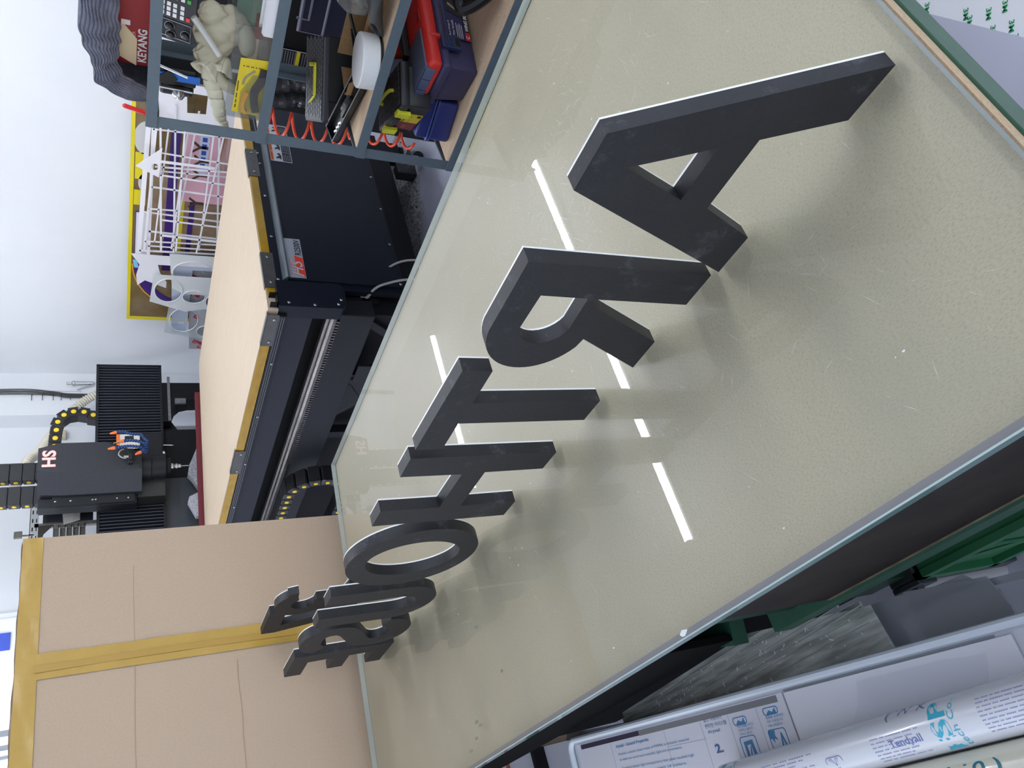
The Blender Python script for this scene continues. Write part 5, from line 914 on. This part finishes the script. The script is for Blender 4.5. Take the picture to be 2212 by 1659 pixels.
# orange coil air hose
ah = thing('coil_hose', 'orange coiled air hose hanging beside the shelf post', 'hose', (2.42, 1.80, 0.44))
cp_ = smoothpath([(2.466, 1.606, 1.085), (2.475, 1.67, 1.09), (2.485, 1.74, 1.08), (2.49, 1.80, 1.06)], 6)
for k in range(340):
    t_ = k / 339; z = 1.04 - 0.60 * t_; a = 2 * math.pi * 8.5 * t_ + 0.5; r = 0.045 if z > 0.68 else 0.030
    cp_.append(V((2.45 + r * math.cos(a), 1.80 + 0.01 * math.sin(t_ * 5) + r * math.sin(a), z)))
part('hose', MB().tube(cp_, 0.0055, 8), mat('orange_hose', (240, 84, 50), 0.35), ah, smooth=True)
# dust piled along the machine foot, caster
def dustf(i, j):
    x = 2.42 + 1.3 * i; wv = 0.32 + 0.08 * math.sin(i * 13) + 0.04 * math.sin(i * 31); y = 2.98 - wv * j * 0.9 - 0.10 * i
    h = 0.002 + 0.11 * (1 - j) ** 1.6 * (0.75 + 0.25 * math.sin(i * 17 + j * 3)) * (1 if 0 < i < 1 else 0)
    return V((x, y, h if j < 1 else 0.0005))
dst = mat('speckled_router_dust', (186, 184, 190), 0.95, noise=(70, 0.9), rgb2=(112, 110, 114), bump=(60, 0.8), ramp=(0.42, 0.62))
solo('dust_heap', MB().grid(dustf, 60, 24), dst, 'heap of grey speckled router dust along the machine foot', 'dust', (3.0, 2.7, 0), kind='stuff', smooth=True, angle=180)
chp = MB(); rs = random.Random(11)
for _ in range(260):
    i, j = rs.random(), rs.random() ** 0.7; p = dustf(i, j); r = rs.uniform(0.002, 0.006); chp.box(p, p + V((r, r * rs.uniform(.6, 2), r * .5)))
solo('dust_chips', chp, mat('black_chip', (40, 40, 44), 0.8), 'black foam crumbs strewn over the grey dust heap', 'crumbs', (3.0, 2.6, 0), kind='stuff')
ks = thing('caster_wheel', 'black caster wheel with white bracket beside the dust heap', 'caster', (3.27, 2.50, 0))
part('wheel', MB().cyl((3.25, 2.47, 0.032), (3.29, 2.50, 0.032), 0.032, 24), blackp, ks, smooth=True)
part('bracket', MB().obox((3.24, 2.455, 0.032), (0.045, 0.034, 0), (-0.025, 0.033, 0), (0, 0, 0.045), 0.006), mat('white_bracket', (200, 206, 200), 0.5), ks)
part('plate', MB().box((3.22, 2.44, 0.078), (3.30, 2.54, 0.084)), steelg, ks)
cbk = thing('transformer_box', 'small black box standing behind the caster under the machine', 'box', (3.25, 2.60, 0))
part('box', MB().box((3.24, 2.58, 0.0), (3.32, 2.635, 0.115), 0.004), blackp, cbk)
# ================================================================== FOREGROUND: acrylic sheets stacked beside the table
a1, a2 = V((-0.0986, -0.9951, 0)), V((-0.9951, 0.0986, 0)); O5 = V((0.199, 1.817, 0))
L5 = lambda s, t, z: O5 + a1 * s + a2 * t + Z * z
rkf = thing('sheet_rack', 'low black rack carrying the stacked acrylic sheets beside the table', 'rack', (-0.12, 1.0, 0))
part('rack_top', MB().box((-0.40, 0.25, 0.385), (0.04, 1.72, 0.405)), deep, rkf)
for x, y in ((-0.39, 0.26), (0.0, 0.26), (-0.39, 1.68), (0.0, 1.68)): part('leg', MB().box((x, y, 0), (x + 0.03, y + 0.03, 0.385)), deep, rkf)
# smoke-grey clear sheets under the tray
smk = clear('smoky_clear_sheet', (170, 174, 172), 0.06, body=0.72, bodycol=(206, 209, 203), streak=(14, (6, 0.7, 1), 0.12)); smk2 = clear('clear_grey_sheet', (206, 208, 212), 0.05, body=0.42, bodycol=(184, 186, 194))
spec = [('scratched smoky clear sheet strewn with chips, topmost beside the white tray', [(.203, 1.619), (.223, 1.128), (.172, .846), (.02, .84), (.02, 1.6)], .4405, smk),
        ('smoky clear sheet lying second from the top beside the white tray', [(.192, 1.635), (.208, 1.12), (.180, .90), (.02, .90), (.02, 1.62)], .4345, smk),
        ('smoky clear sheet lying third from the top beside the white tray', [(.181, 1.58), (.190, 1.10), (.186, .87), (.02, .87), (.02, 1.56)], .4285, smk),
        ('smoky clear sheet at the bottom of the pile beside the white tray', [(.165, 1.60), (.176, 1.05), (.165, .88), (.02, .88), (.02, 1.60)], .4225, smk),
        ('short clear sheet with a notched edge reaching over the grey floor', [(.176, .862), (.168, .80), (.171, .795), (.143, .665), (.096, .655), (.0, .67), (.0, .85)], .4165, smk2),
        ('short clear sheet beneath the notched one, set further back', [(.162, .80), (.159, .70), (.120, .66), (.0, .66), (.0, .81)], .4105, smk2)]
for lb, pg, z, m_ in spec: solo('clear_sheet', MB().prism(pg, (0, 0, z), X, Y, (0, 0, 0.0045)), m_, lb, 'sheet', (pg[0][0], pg[0][1], z), 'clear sheets stacked beside the table')
solo('clear_strip', MB().prism([(.150, .79), (.158, .775), (.128, .60), (.118, .60)], (0, 0, .4065), X, Y, (0, 0, 0.0035)), smk2, 'narrow clear strip under the notched sheet over the floor', 'strip', (.14, .7, .405))
ctop = bpy.data.objects['clear_sheet']
for k, (xa, ya_, xb, yb_) in enumerate(((.205, 1.05, .176, 1.50), (.193, .90, .160, 1.45), (.178, .86, .150, 1.30), (.165, .86, .140, 1.40), (.150, .86, .128, 1.25), (.215, 1.09, .19, 1.55), (.186, .87, .17, 1.1))): part('cut_edge', MB().tube([(xa, ya_, 0.4453), ((xa + xb) / 2 + 0.002, (ya_ + yb_) / 2, 0.4453), (xb, yb_, 0.4453)], 0.0006 + 0.0003 * (k % 3), 4), mat('pale_cut_edge', (168, 172, 168), 0.4), ctop)
cs = MB(); rs = random.Random(2)
for _ in range(110):
    y = rs.uniform(0.86, 1.5); x = rs.uniform(0.12, 0.205) if rs.random() < .7 else rs.gauss(0.185, 0.02); a = rs.uniform(0, 3.14); l = rs.uniform(0.002, 0.009)
    if not (0.02 < x < 0.215): continue
    dd = V((math.cos(a), math.sin(a), 0)); cs.obox(V((x, y, 0.4452)), dd * l, V((-dd.y, dd.x, 0)) * rs.uniform(0.0006, 0.002), Z * 0.001)
solo('plastic_chips', cs, mat('pale_chip', (236, 236, 244), 0.6), 'pale plastic chips scattered over the smoky clear sheets', 'chips', (0.17, 1.1, 0.445), kind='stuff')
# white slabs below the tray
for k, (lb, s0, t0) in enumerate((('white foam slab directly under the white-rimmed tray', 0.012, 0.016), ('white foam slab sticking out at the far end below the tray', -0.02, 0.030))):
    solo('foam_slab', MB().obox(L5(s0, t0, 0.4475 + 0.0 * k) if k == 0 else L5(s0, t0 + 0.04, 0.4475), a1 * (1.6 if k == 0 else 0.01), a2 * (0.40 if k == 0 else 0.25), Z * (0.036 if k == 0 else 0.030), 0.003), mat('white_foam_slab', (222, 222, 228), 0.6), lb, 'slab', L5(s0, t0, 0.447), 'white slabs under the tray')
wt = thing('acrylic_tray', 'shallow white tray with rounded rim and printed sheets on it', 'tray', L5(0, 0, 0.484))
rimw = clear('frosted_white_rim', (226, 236, 246), 0.25, body=0.92, bodycol=(236, 244, 254))
def rrect(s0, s1, t0, t1, r, n=8):
    p = []
    for cs_, ct_, a0 in ((s0 + r, t0 + r, 180), (s1 - r, t0 + r, 270), (s1 - r, t1 - r, 0), (s0 + r, t1 - r, 90)):
        for k in range(n + 1): a = math.radians(a0 + 90 * k / n); p.append((cs_ + r * math.cos(a), ct_ + r * math.sin(a)))
    return p
ro = rrect(0.0, 1.62, 0.0, 0.42, 0.03)
part('rim', MB().tube([L5(s, t, 0.496) for s, t in rrect(0.007, 1.613, 0.007, 0.413, 0.026)], 0.0075, 10, closed=True), rimw, wt, smooth=True)
part('rim_skirt', MB().prism([ro, rrect(0.003, 1.617, 0.003, 0.417, 0.028)], L5(0, 0, 0.4845), a1, a2, (0, 0, 0.012)), rimw, wt)
part('floor_sheet', MB().prism(rrect(0.004, 1.616, 0.004, 0.416, 0.028), L5(0, 0, 0.4845), a1, a2, (0, 0, 0.003)), mat('milk_white_sheet', (218, 220, 228), 0.3), wt)
lav = mat('lavender_white_film', (228, 228, 238), 0.35); blp = mat('azure_print', (66, 138, 190), 0.45); blp2 = mat('slate_blue_print', (70, 104, 160), 0.45); cyan = mat('cyan_print', (70, 184, 212), 0.4)
wr_ = part('crinkled_wrap', MB().grid(lambda i, j: L5(-0.012 + 0.40 * i, -0.016 * (1 - i) * j + 0.004, 0.4855 + 0.008 * (1 - j) + 0.0015 * math.sin(i * 60) * j), 40, 5), clear('grey_wrap', (170, 172, 178), 0.1, body=0.35, bodycol=(120, 122, 130)), wt, smooth=True)
ps = thing('printed_sheet', 'white film sheet with blue product text and icons, lying in the tray', 'sheet', L5(0.05, 0.02, 0.488))
part('film', MB().obox(L5(0.03, 0.019, 0.4885), a1 * 0.735, a2 * 0.30, Z * 0.002), lav, ps)
part('navy_strip', MB().obox(L5(0.05, 0.021, 0.4906), a1 * 0.26, a2 * 0.010, Z * 0.0006), mat('navy_strip', (52, 46, 72), 0.4), ps)
part('grey_strip', MB().obox(L5(0.31, 0.021, 0.4906), a1 * 0.44, a2 * 0.011, Z * 0.0006), mat('grey_strip', (128, 130, 134), 0.4), ps)
tx = lambda s, st, t, wd, ht, m_, bold=0.0: text(ps, s, L5(st, t, 0.4908), a1, -a2, wd, ht, m_, bold=bold, off=0.0006)
for s_ in (0.185, 0.40, 0.525, 0.61, 0.69): part('grid_line', MB().obox(L5(s_, 0.033, 0.4906), a1 * 0.0008, a2 * 0.22, Z * 0.0003), mat('pale_grid', (188, 190, 204), 0.5), ps)
part('grid_line', MB().obox(L5(0.40, 0.064, 0.4906), a1 * 0.13, a2 * 0.0008, Z * 0.0003), MATS['pale_grid'], ps)
tx('Arystal - General Properties', 0.205, 0.047, 0.135, 0.008, blp, 0.02)
for k, l in enumerate(('Arystal, a plastic sheet made of PMMA, is fantastic material', 'to make our world more beautiful, light and convenience.', 'Crystal is better light transparency than glass resulted high', 'clarity and wide variety of colors.', 'It has excellent weather and chemical resistance and is the', 'perfect material for both indoor and outdoor application')): tx(l, 0.207, 0.062 + 0.0115 * k + (0.006 if k > 1 else 0) + (0.005 if k > 3 else 0), 0.27 - 0.03 * (k % 2), 0.0065, blp)
tx('\uc27d\uace0 \uc0ac\uc6a9\ud558\uae30', 0.538, 0.0365, 0.055, 0.006, blp2); tx('\ud3b8\ub9ac\ud55c \uc544\ub9ac\uc2a4\ud0c8', 0.538, 0.0475, 0.065, 0.0075, blp2); tx('Arystal', 0.541, 0.0585, 0.036, 0.0075, blp2)
tx('2.', 0.548, 0.092, 0.022, 0.0155, blp2, 0.03)
def icon(s, t, wd, ht, k):
    part('icon_frame', MB().prism([rrect(s, s + wd, t, t + ht, 0.006, 4), rrect(s + 0.0016, s + wd - 0.0016, t + 0.0016, t + ht - 0.0016, 0.005, 4)], L5(0, 0, 0.4907), a1, a2, (0, 0, 0.0003)), blp, ps)
    g = {0: [[(0.2, 0.9), (0.2, 0.25), (0.75, 0.2), (0.8, 0.9), (0.62, 0.9), (0.6, 0.4), (0.35, 0.42), (0.35, 0.9)], [(0.42, 0.85), (0.55, 0.45), (0.58, 0.5), (0.5, 0.88)]],
         1: [[(0.05, 0.05), (0.4, 0.05), (0.34, 0.3), (0.46, 0.5), (0.26, 0.4), (0.22, 0.62), (0.14, 0.4), (0.05, 0.42)], [(0.55, 0.9), (0.68, 0.2), (0.74, 0.2), (0.88, 0.9), (0.78, 0.9), (0.71, 0.4), (0.64, 0.9)]],
         2: [[(0.25, 0.7), (0.4, 0.4), (0.6, 0.7), (0.8, 0.2), (0.85, 0.9), (0.2, 0.9)]]}[k]
    for lp in g: part('icon_mark', MB().prism([(s + p * wd, t + q * ht) for p, q in lp], L5(0, 0, 0.4907), a1, a2, (0, 0, 0.0003)), blp, ps)
icon(0.622, 0.073, 0.044, 0.036, 0); icon(0.70, 0.071, 0.044, 0.036, 1); icon(0.62, 0.040, 0.038, 0.014, 2); icon(0.705, 0.036, 0.038, 0.013, 2)
for k in range(3):
    tx('\uc544\ub9ac\uc2a4\ud0c8\uc744 \uc790\ub974\uace0' if k == 0 else '\uad6c\ubd80\ub9ac\uace0 \ubd99\uc774\uae30', 0.628, 0.0605 + 0.0065 * k - 0.002, 0.044 - 0.005 * k, 0.0048, blp); tx('\ud544\ub984\uc744 \ubcf4\uad00\ud558\uba74' if k == 0 else '\ub354\uc6b1 \uc624\ub798 \uc501\ub2c8\ub2e4', 0.708, 0.0565 + 0.0065 * k - 0.002, 0.044 - 0.004 * k, 0.0048, blp)
wpn = thing('white_sheet', 'plain white foam sheet on the tray between the rim and the film rolls', 'sheet', L5(0.77, 0.02, 0.488))
part('sheet', MB().obox(L5(0.772, 0.020, 0.4885), a1 * 0.42, a2 * 0.26, Z * 0.005, 0.001), mat('white_board', (234, 234, 242), 0.4), wpn)
part('under_sheet', MB().obox(L5(0.768, 0.016, 0.4876), a1 * 0.40, a2 * 0.26, Z * 0.0009), mat('grey_film', (150, 156, 164), 0.3), wpn)
# film rolls
def roll(name, lb, s0, t0, s1, t1, r, m_, extra=None, grp=None):
    p, q = L5(s0, t0, 0.4937 + r), L5(s1, t1, 0.4937 + r); d_ = (q - p).normalized()
    R_t = thing(name, lb, 'roll', p - Z * r, grp)
    part('film', MB().tube([p, q], r, 40), m_, R_t, smooth=True)
    part('core_end', MB().tube([p - d_ * 0.0005, p + d_ * 0.0003], r * 0.5, 20), mat('cardboard_core', (170, 140, 110), 0.8), R_t)
    return R_t, p, q, d_
fm = mat('white_film_roll', (222, 224, 232), 0.18, coat=0.5); fc = mat('cream_film_roll', (214, 212, 196), 0.2, coat=0.5)
rB, pB, qB, dB = roll('film_roll', 'white printed film roll with cyan logo lying on the tray', 0.60, 0.140, 1.60, 0.066, 0.032, fm)
rC, pC, qC, dC = roll('film_roll', 'cream film roll with handwriting at the picture corner', 0.78, 0.196, 1.60, 0.132, 0.034, fc)
def wrap(parent, p, d, r, s, x, ang, wd, ht, m_, bold=0.0, rotate=False):
    """print the text on the roll surface: x metres along the axis, ang degrees from the top towards -X"""
    up = Z; side = d.cross(up).normalized(); side = -side if side.dot(a2) < 0 else side
    o = text(parent, s, (0, 0, 0), X, Y, wd, ht, m_, bold=bold, off=0)
    if o is None: return
    P0 = org(parent)
    for v_ in o.data.vertices:
        c = v_.co + P0; a_, b_ = (c.x, c.y) if not rotate else (ht - c.y, c.x)
        th = math.radians(ang) - (b_ / r); v_.co = p + d * (x + a_) + (up * math.cos(th) + side * math.sin(th)) * (r + 0.0004) - P0
    o.data.update(); return o
ink2 = mat('faded_violet_print', (150, 152, 196), 0.5); ink3 = mat('teal_pen', (40, 110, 130), 0.4)
DASH = ('--- ---- -- --- ------ --', '---- -- ------- ---- --', '-- ----- --- ----- ----')
for k in range(7): wrap(rB, pB, dB, 0.032, DASH[k % 3], 0.11, -18 + 9.5 * k, 0.14 - 0.02 * (k % 3), 0.0016, ink2)
for k in range(7): wrap(rB, pB, dB, 0.032, DASH[(k + 1) % 3], 0.37, -10 + 9.5 * k, 0.085 - 0.012 * (k % 3), 0.0014, ink2)
for k in range(9): wrap(rB, pB, dB, 0.032, DASH[k % 3] * 2, 0.55, -34 + 9 * k, 0.12, 0.0014, ink2)
wrap(rB, pB, dB, 0.032, 'Tendyall', 0.40, 22, 0.055, 0.012, mat('blue_pen', (110, 120, 180), 0.4), 0.01)
wrap(rB, pB, dB, 0.032, 'ESP', 0.475, 62, 0.068, 0.028, cyan, 0.022, True); wrap(rB, pB, dB, 0.032, 'tech Co.', 0.505, 58, 0.062, 0.010, cyan, 0.0, True)
wrap(rB, pB, dB, 0.032, 'ESP', 0.012, 50, 0.068, 0.028, cyan, 0.022, True); wrap(rB, pB, dB, 0.032, 'tech Co.', 0.046, 46, 0.070, 0.011, cyan, 0.0, True)
fr_ = [(math.cos(a), math.sin(a)) for a in [math.radians(x) for x in range(0, 360, 12)]]
def wpoly(parent, p, d, r, lp, x, ang, m_):
    up = Z; side = d.cross(up).normalized(); side = -side if side.dot(a2) < 0 else side
    pts = [p + d * (x + a_) + (up * math.cos(math.radians(ang) + b_ / r) + side * math.sin(math.radians(ang) + b_ / r)) * (r + 0.0005) for a_, b_ in lp]
    part('icon_line', MB().tube(pts, 0.0006, 4, closed=True), m_, parent)
wpoly(rB, pB, dB, 0.032, rrect(0, 0.032, 0, 0.030, 0.005, 4), 0.275, 2, ink2)
wpoly(rB, pB, dB, 0.032, [(0.007, 0.002), (0.018, 0.019), (0.024, 0.002), (0.020, 0.002), (0.0175, 0.012), (0.011, 0.002)], 0.275, 2, ink2)
wpoly(rB, pB, dB, 0.032, [(0.002, 0.020), (0.009, 0.022), (0.016, 0.020), (0.023, 0.022), (0.030, 0.020), (0.030, 0.021), (0.023, 0.023), (0.016, 0.021), (0.009, 0.023), (0.002, 0.021)], 0.275, 2, ink2)
wrap(rC, pC, dC, 0.034, '" 10 )', 0.285, -4, 0.085, 0.022, ink3, 0.012)
wrap(rB, pB, dB, 0.032, '( W K ,', 0.40, -42, 0.085, 0.020, mat('slate_pen', (110, 124, 170), 0.4), 0.0)
ov = thing('clear_film', 'curled clear film lying over the rolls near the cyan logo', 'film', L5(1.05, 0.05, 0.50))
part('film', MB().grid(lambda i, j: L5(0.93 + 0.22 * i, 0.030 + 0.055 * j, 0.4945 + 0.012 * j + 0.030 * j * j + 0.002 * math.sin(i * 5)), 16, 10), clear('clear_overlay', (251, 252, 253), 0.05, body=0.03, bodycol=(190, 196, 204)), ov, smooth=True)
# far end, under the table corner: white panel and red rod
lp = thing('foam_board', 'white board standing under the far table corner in front of the carton', 'panel', (0.15, 2.56, 0))
part('panel', MB().box((-0.10, 2.555, 0), (0.275, 2.565, 0.415)), mat('lavender_white_panel', (196, 196, 206), 0.4), lp)
part('panel_edge', MB().box((-0.10, 2.548, 0.405), (0.285, 2.556, 0.42)), mat('dull_green_edge', (86, 100, 104), 0.3), lp)
rd = thing('red_rod', 'thin orange-red rod lying across the white board', 'rod', (0.1, 2.549, 0.33))
part('rod', MB().cyl((0.262, 2.549, 0.335), (-0.09, 2.549, 0.325), 0.0058, 12), mat('copper_red_rod', (168, 72, 46), 0.4), rd, smooth=True)
bb_ = thing('black_bar', 'black bar lying across the foot of the white board', 'bar', (0.1, 2.54, 0.2))
part('bar', MB().box((-0.09, 2.535, 0.195), (0.275, 2.555, 0.24)), deep, bb_)
# green crate and steel bracket under the table's near corner
crt = thing('plastic_crate', 'dark green ribbed crate on the floor under the near table corner', 'crate', (0.33, 0.66, 0))
cgm = mat('green_crate_plastic', (44, 112, 74), 0.45, noise=(14, 0.5), rgb2=(36, 94, 62))
part('crate_body', MB().box((0.208, 0.48, 0.0), (0.46, 0.84, 0.30), 0.006), cgm, crt)
part('rim', MB().box((0.196, 0.47, 0.085), (0.208, 0.845, 0.105)).box((0.196, 0.47, 0.285), (0.208, 0.845, 0.31)).box((0.196, 0.83, 0.085), (0.208, 0.845, 0.31)).box((0.196, 0.47, 0.085), (0.208, 0.485, 0.31)), cgm, crt)
for a, b in (((0.82, 0.29), (0.735, 0.11)), ((0.735, 0.11), (0.65, 0.29)), ((0.65, 0.29), (0.565, 0.11)), ((0.565, 0.11), (0.49, 0.29)), ((0.735, 0.11), (0.735, 0.29)), ((0.565, 0.11), (0.565, 0.29))):
    part('rib', MB().tube([(0.206, a[0], a[1]), (0.206, b[0], b[1])], 0.004, 6), cgm, crt)
br = thing('steel_bracket', 'dark steel bracket with bolt at the end of the green crate', 'bracket', (0.21, 0.87, 0.0))
part('plate', MB().box((0.20, 0.848, 0.0), (0.23, 0.905, 0.30), 0.003).box((0.19, 0.848, 0.25), (0.20, 0.905, 0.30), 0.002), mat('dark_grey_steel', (70, 74, 80), 0.45, metal=0.4), br)
part('bolt', MB().lathe([(0.013, 0), (0.012, 0.006), (0.006, 0.009)], (0.19, 0.876, 0.275), (-1, 0, 0), 8), mat('dull_bolt', (58, 60, 64), 0.5, metal=0.5), br)
tu = thing('cardboard_tube', 'cardboard tube end seen between the green rail and the clear sheets', 'tube', (0.25, 0.97, 0.0))
part('tube', MB().tube([(0.25, 0.93, 0.0), (0.25, 0.93, 0.20)], 0.02, 20), mat('brown_tube', (150, 116, 88), 0.8), tu, smooth=True)
part('wood_plug', MB().tube([(0.25, 0.93, 0.199), (0.25, 0.93, 0.203)], 0.016, 18), mat('pale_wood_plug', (206, 186, 156), 0.7, noise=(60, 0.5)), tu)
gy = thing('foam_roll', 'grey white foam roll end above the grey floor beside the clear sheets', 'roll', (0.20, 0.80, 0.0))
part('roll', MB().tube([(0.20, 0.895, 0.0), (0.20, 0.895, 0.25)], 0.02, 20), mat('grey_white_foam', (168, 168, 174), 0.6), gy, smooth=True)
# near right end: low bench with film sheet and printed backing paper
lb_b = thing('low_bench', 'low bench under the near table end carrying paper and film', 'bench', (0.75, 0.2, 0))
part('bench_top', MB().box((0.33, -0.35, 0.365), (1.20, 0.46, 0.392)), deep, lb_b)
for x, y in ((0.34, -0.34), (1.15, -0.34), (0.34, 0.41), (1.15, 0.41)): part('leg', MB().box((x, y, 0), (x + 0.04, y + 0.04, 0.365)), deep, lb_b)
bp_ = thing('backing_paper', 'white backing paper printed with small green marks under the table end', 'paper', (0.75, 0.15, 0.393))
part('paper', MB().prism([(1.15, 0.05), (0.50, -0.15), (0.36, 0.10), (0.36, 0.45), (1.10, 0.50)], (0, 0, 0.3935), X, Y, (0, 0, 0.0015)), mat('white_backing_paper', (242, 242, 244), 0.5), bp_)
g3 = mat('green_print', (30, 146, 84), 0.45); u3, v3 = V((-0.80, 0.60, 0)), V((-0.60, -0.80, 0))
for x, y in ((.905, .262), (.842, .233), (.812, .214), (.828, .236), (.786, .225), (.769, .206), (.748, .214), (.770, .240), (.80, .195), (.745, .185), (.725, .20)): text(bp_, '3M', (x, y, 0.3952), u3, v3, 0.017, 0.0075, g3, bold=0.02, off=0.0004)
part('sheet', MB(), lav, lb_b) if False else None
fs_ = thing('film_sheet', 'frosted lavender film sheet lying over the printed backing paper', 'sheet', (0.7, 0.3, 0.44))
part('sheet', MB().grid(lambda i, j: V((0.915, 0.282, 0)).lerp(V((0.62, 0.168, 0)), i) + V((-0.10, 0.27, 0)) * j + Z * (0.448 - 0.03 * j + 0.004 * math.sin(i * 4)), 20, 10), mat('frosted_lavender_film', (216, 218, 238), 0.35), fs_, smooth=True, angle=180)
part('spacer', MB().box((0.60, 0.40, 0.393), (0.85, 0.46, 0.420)), deep, fs_)
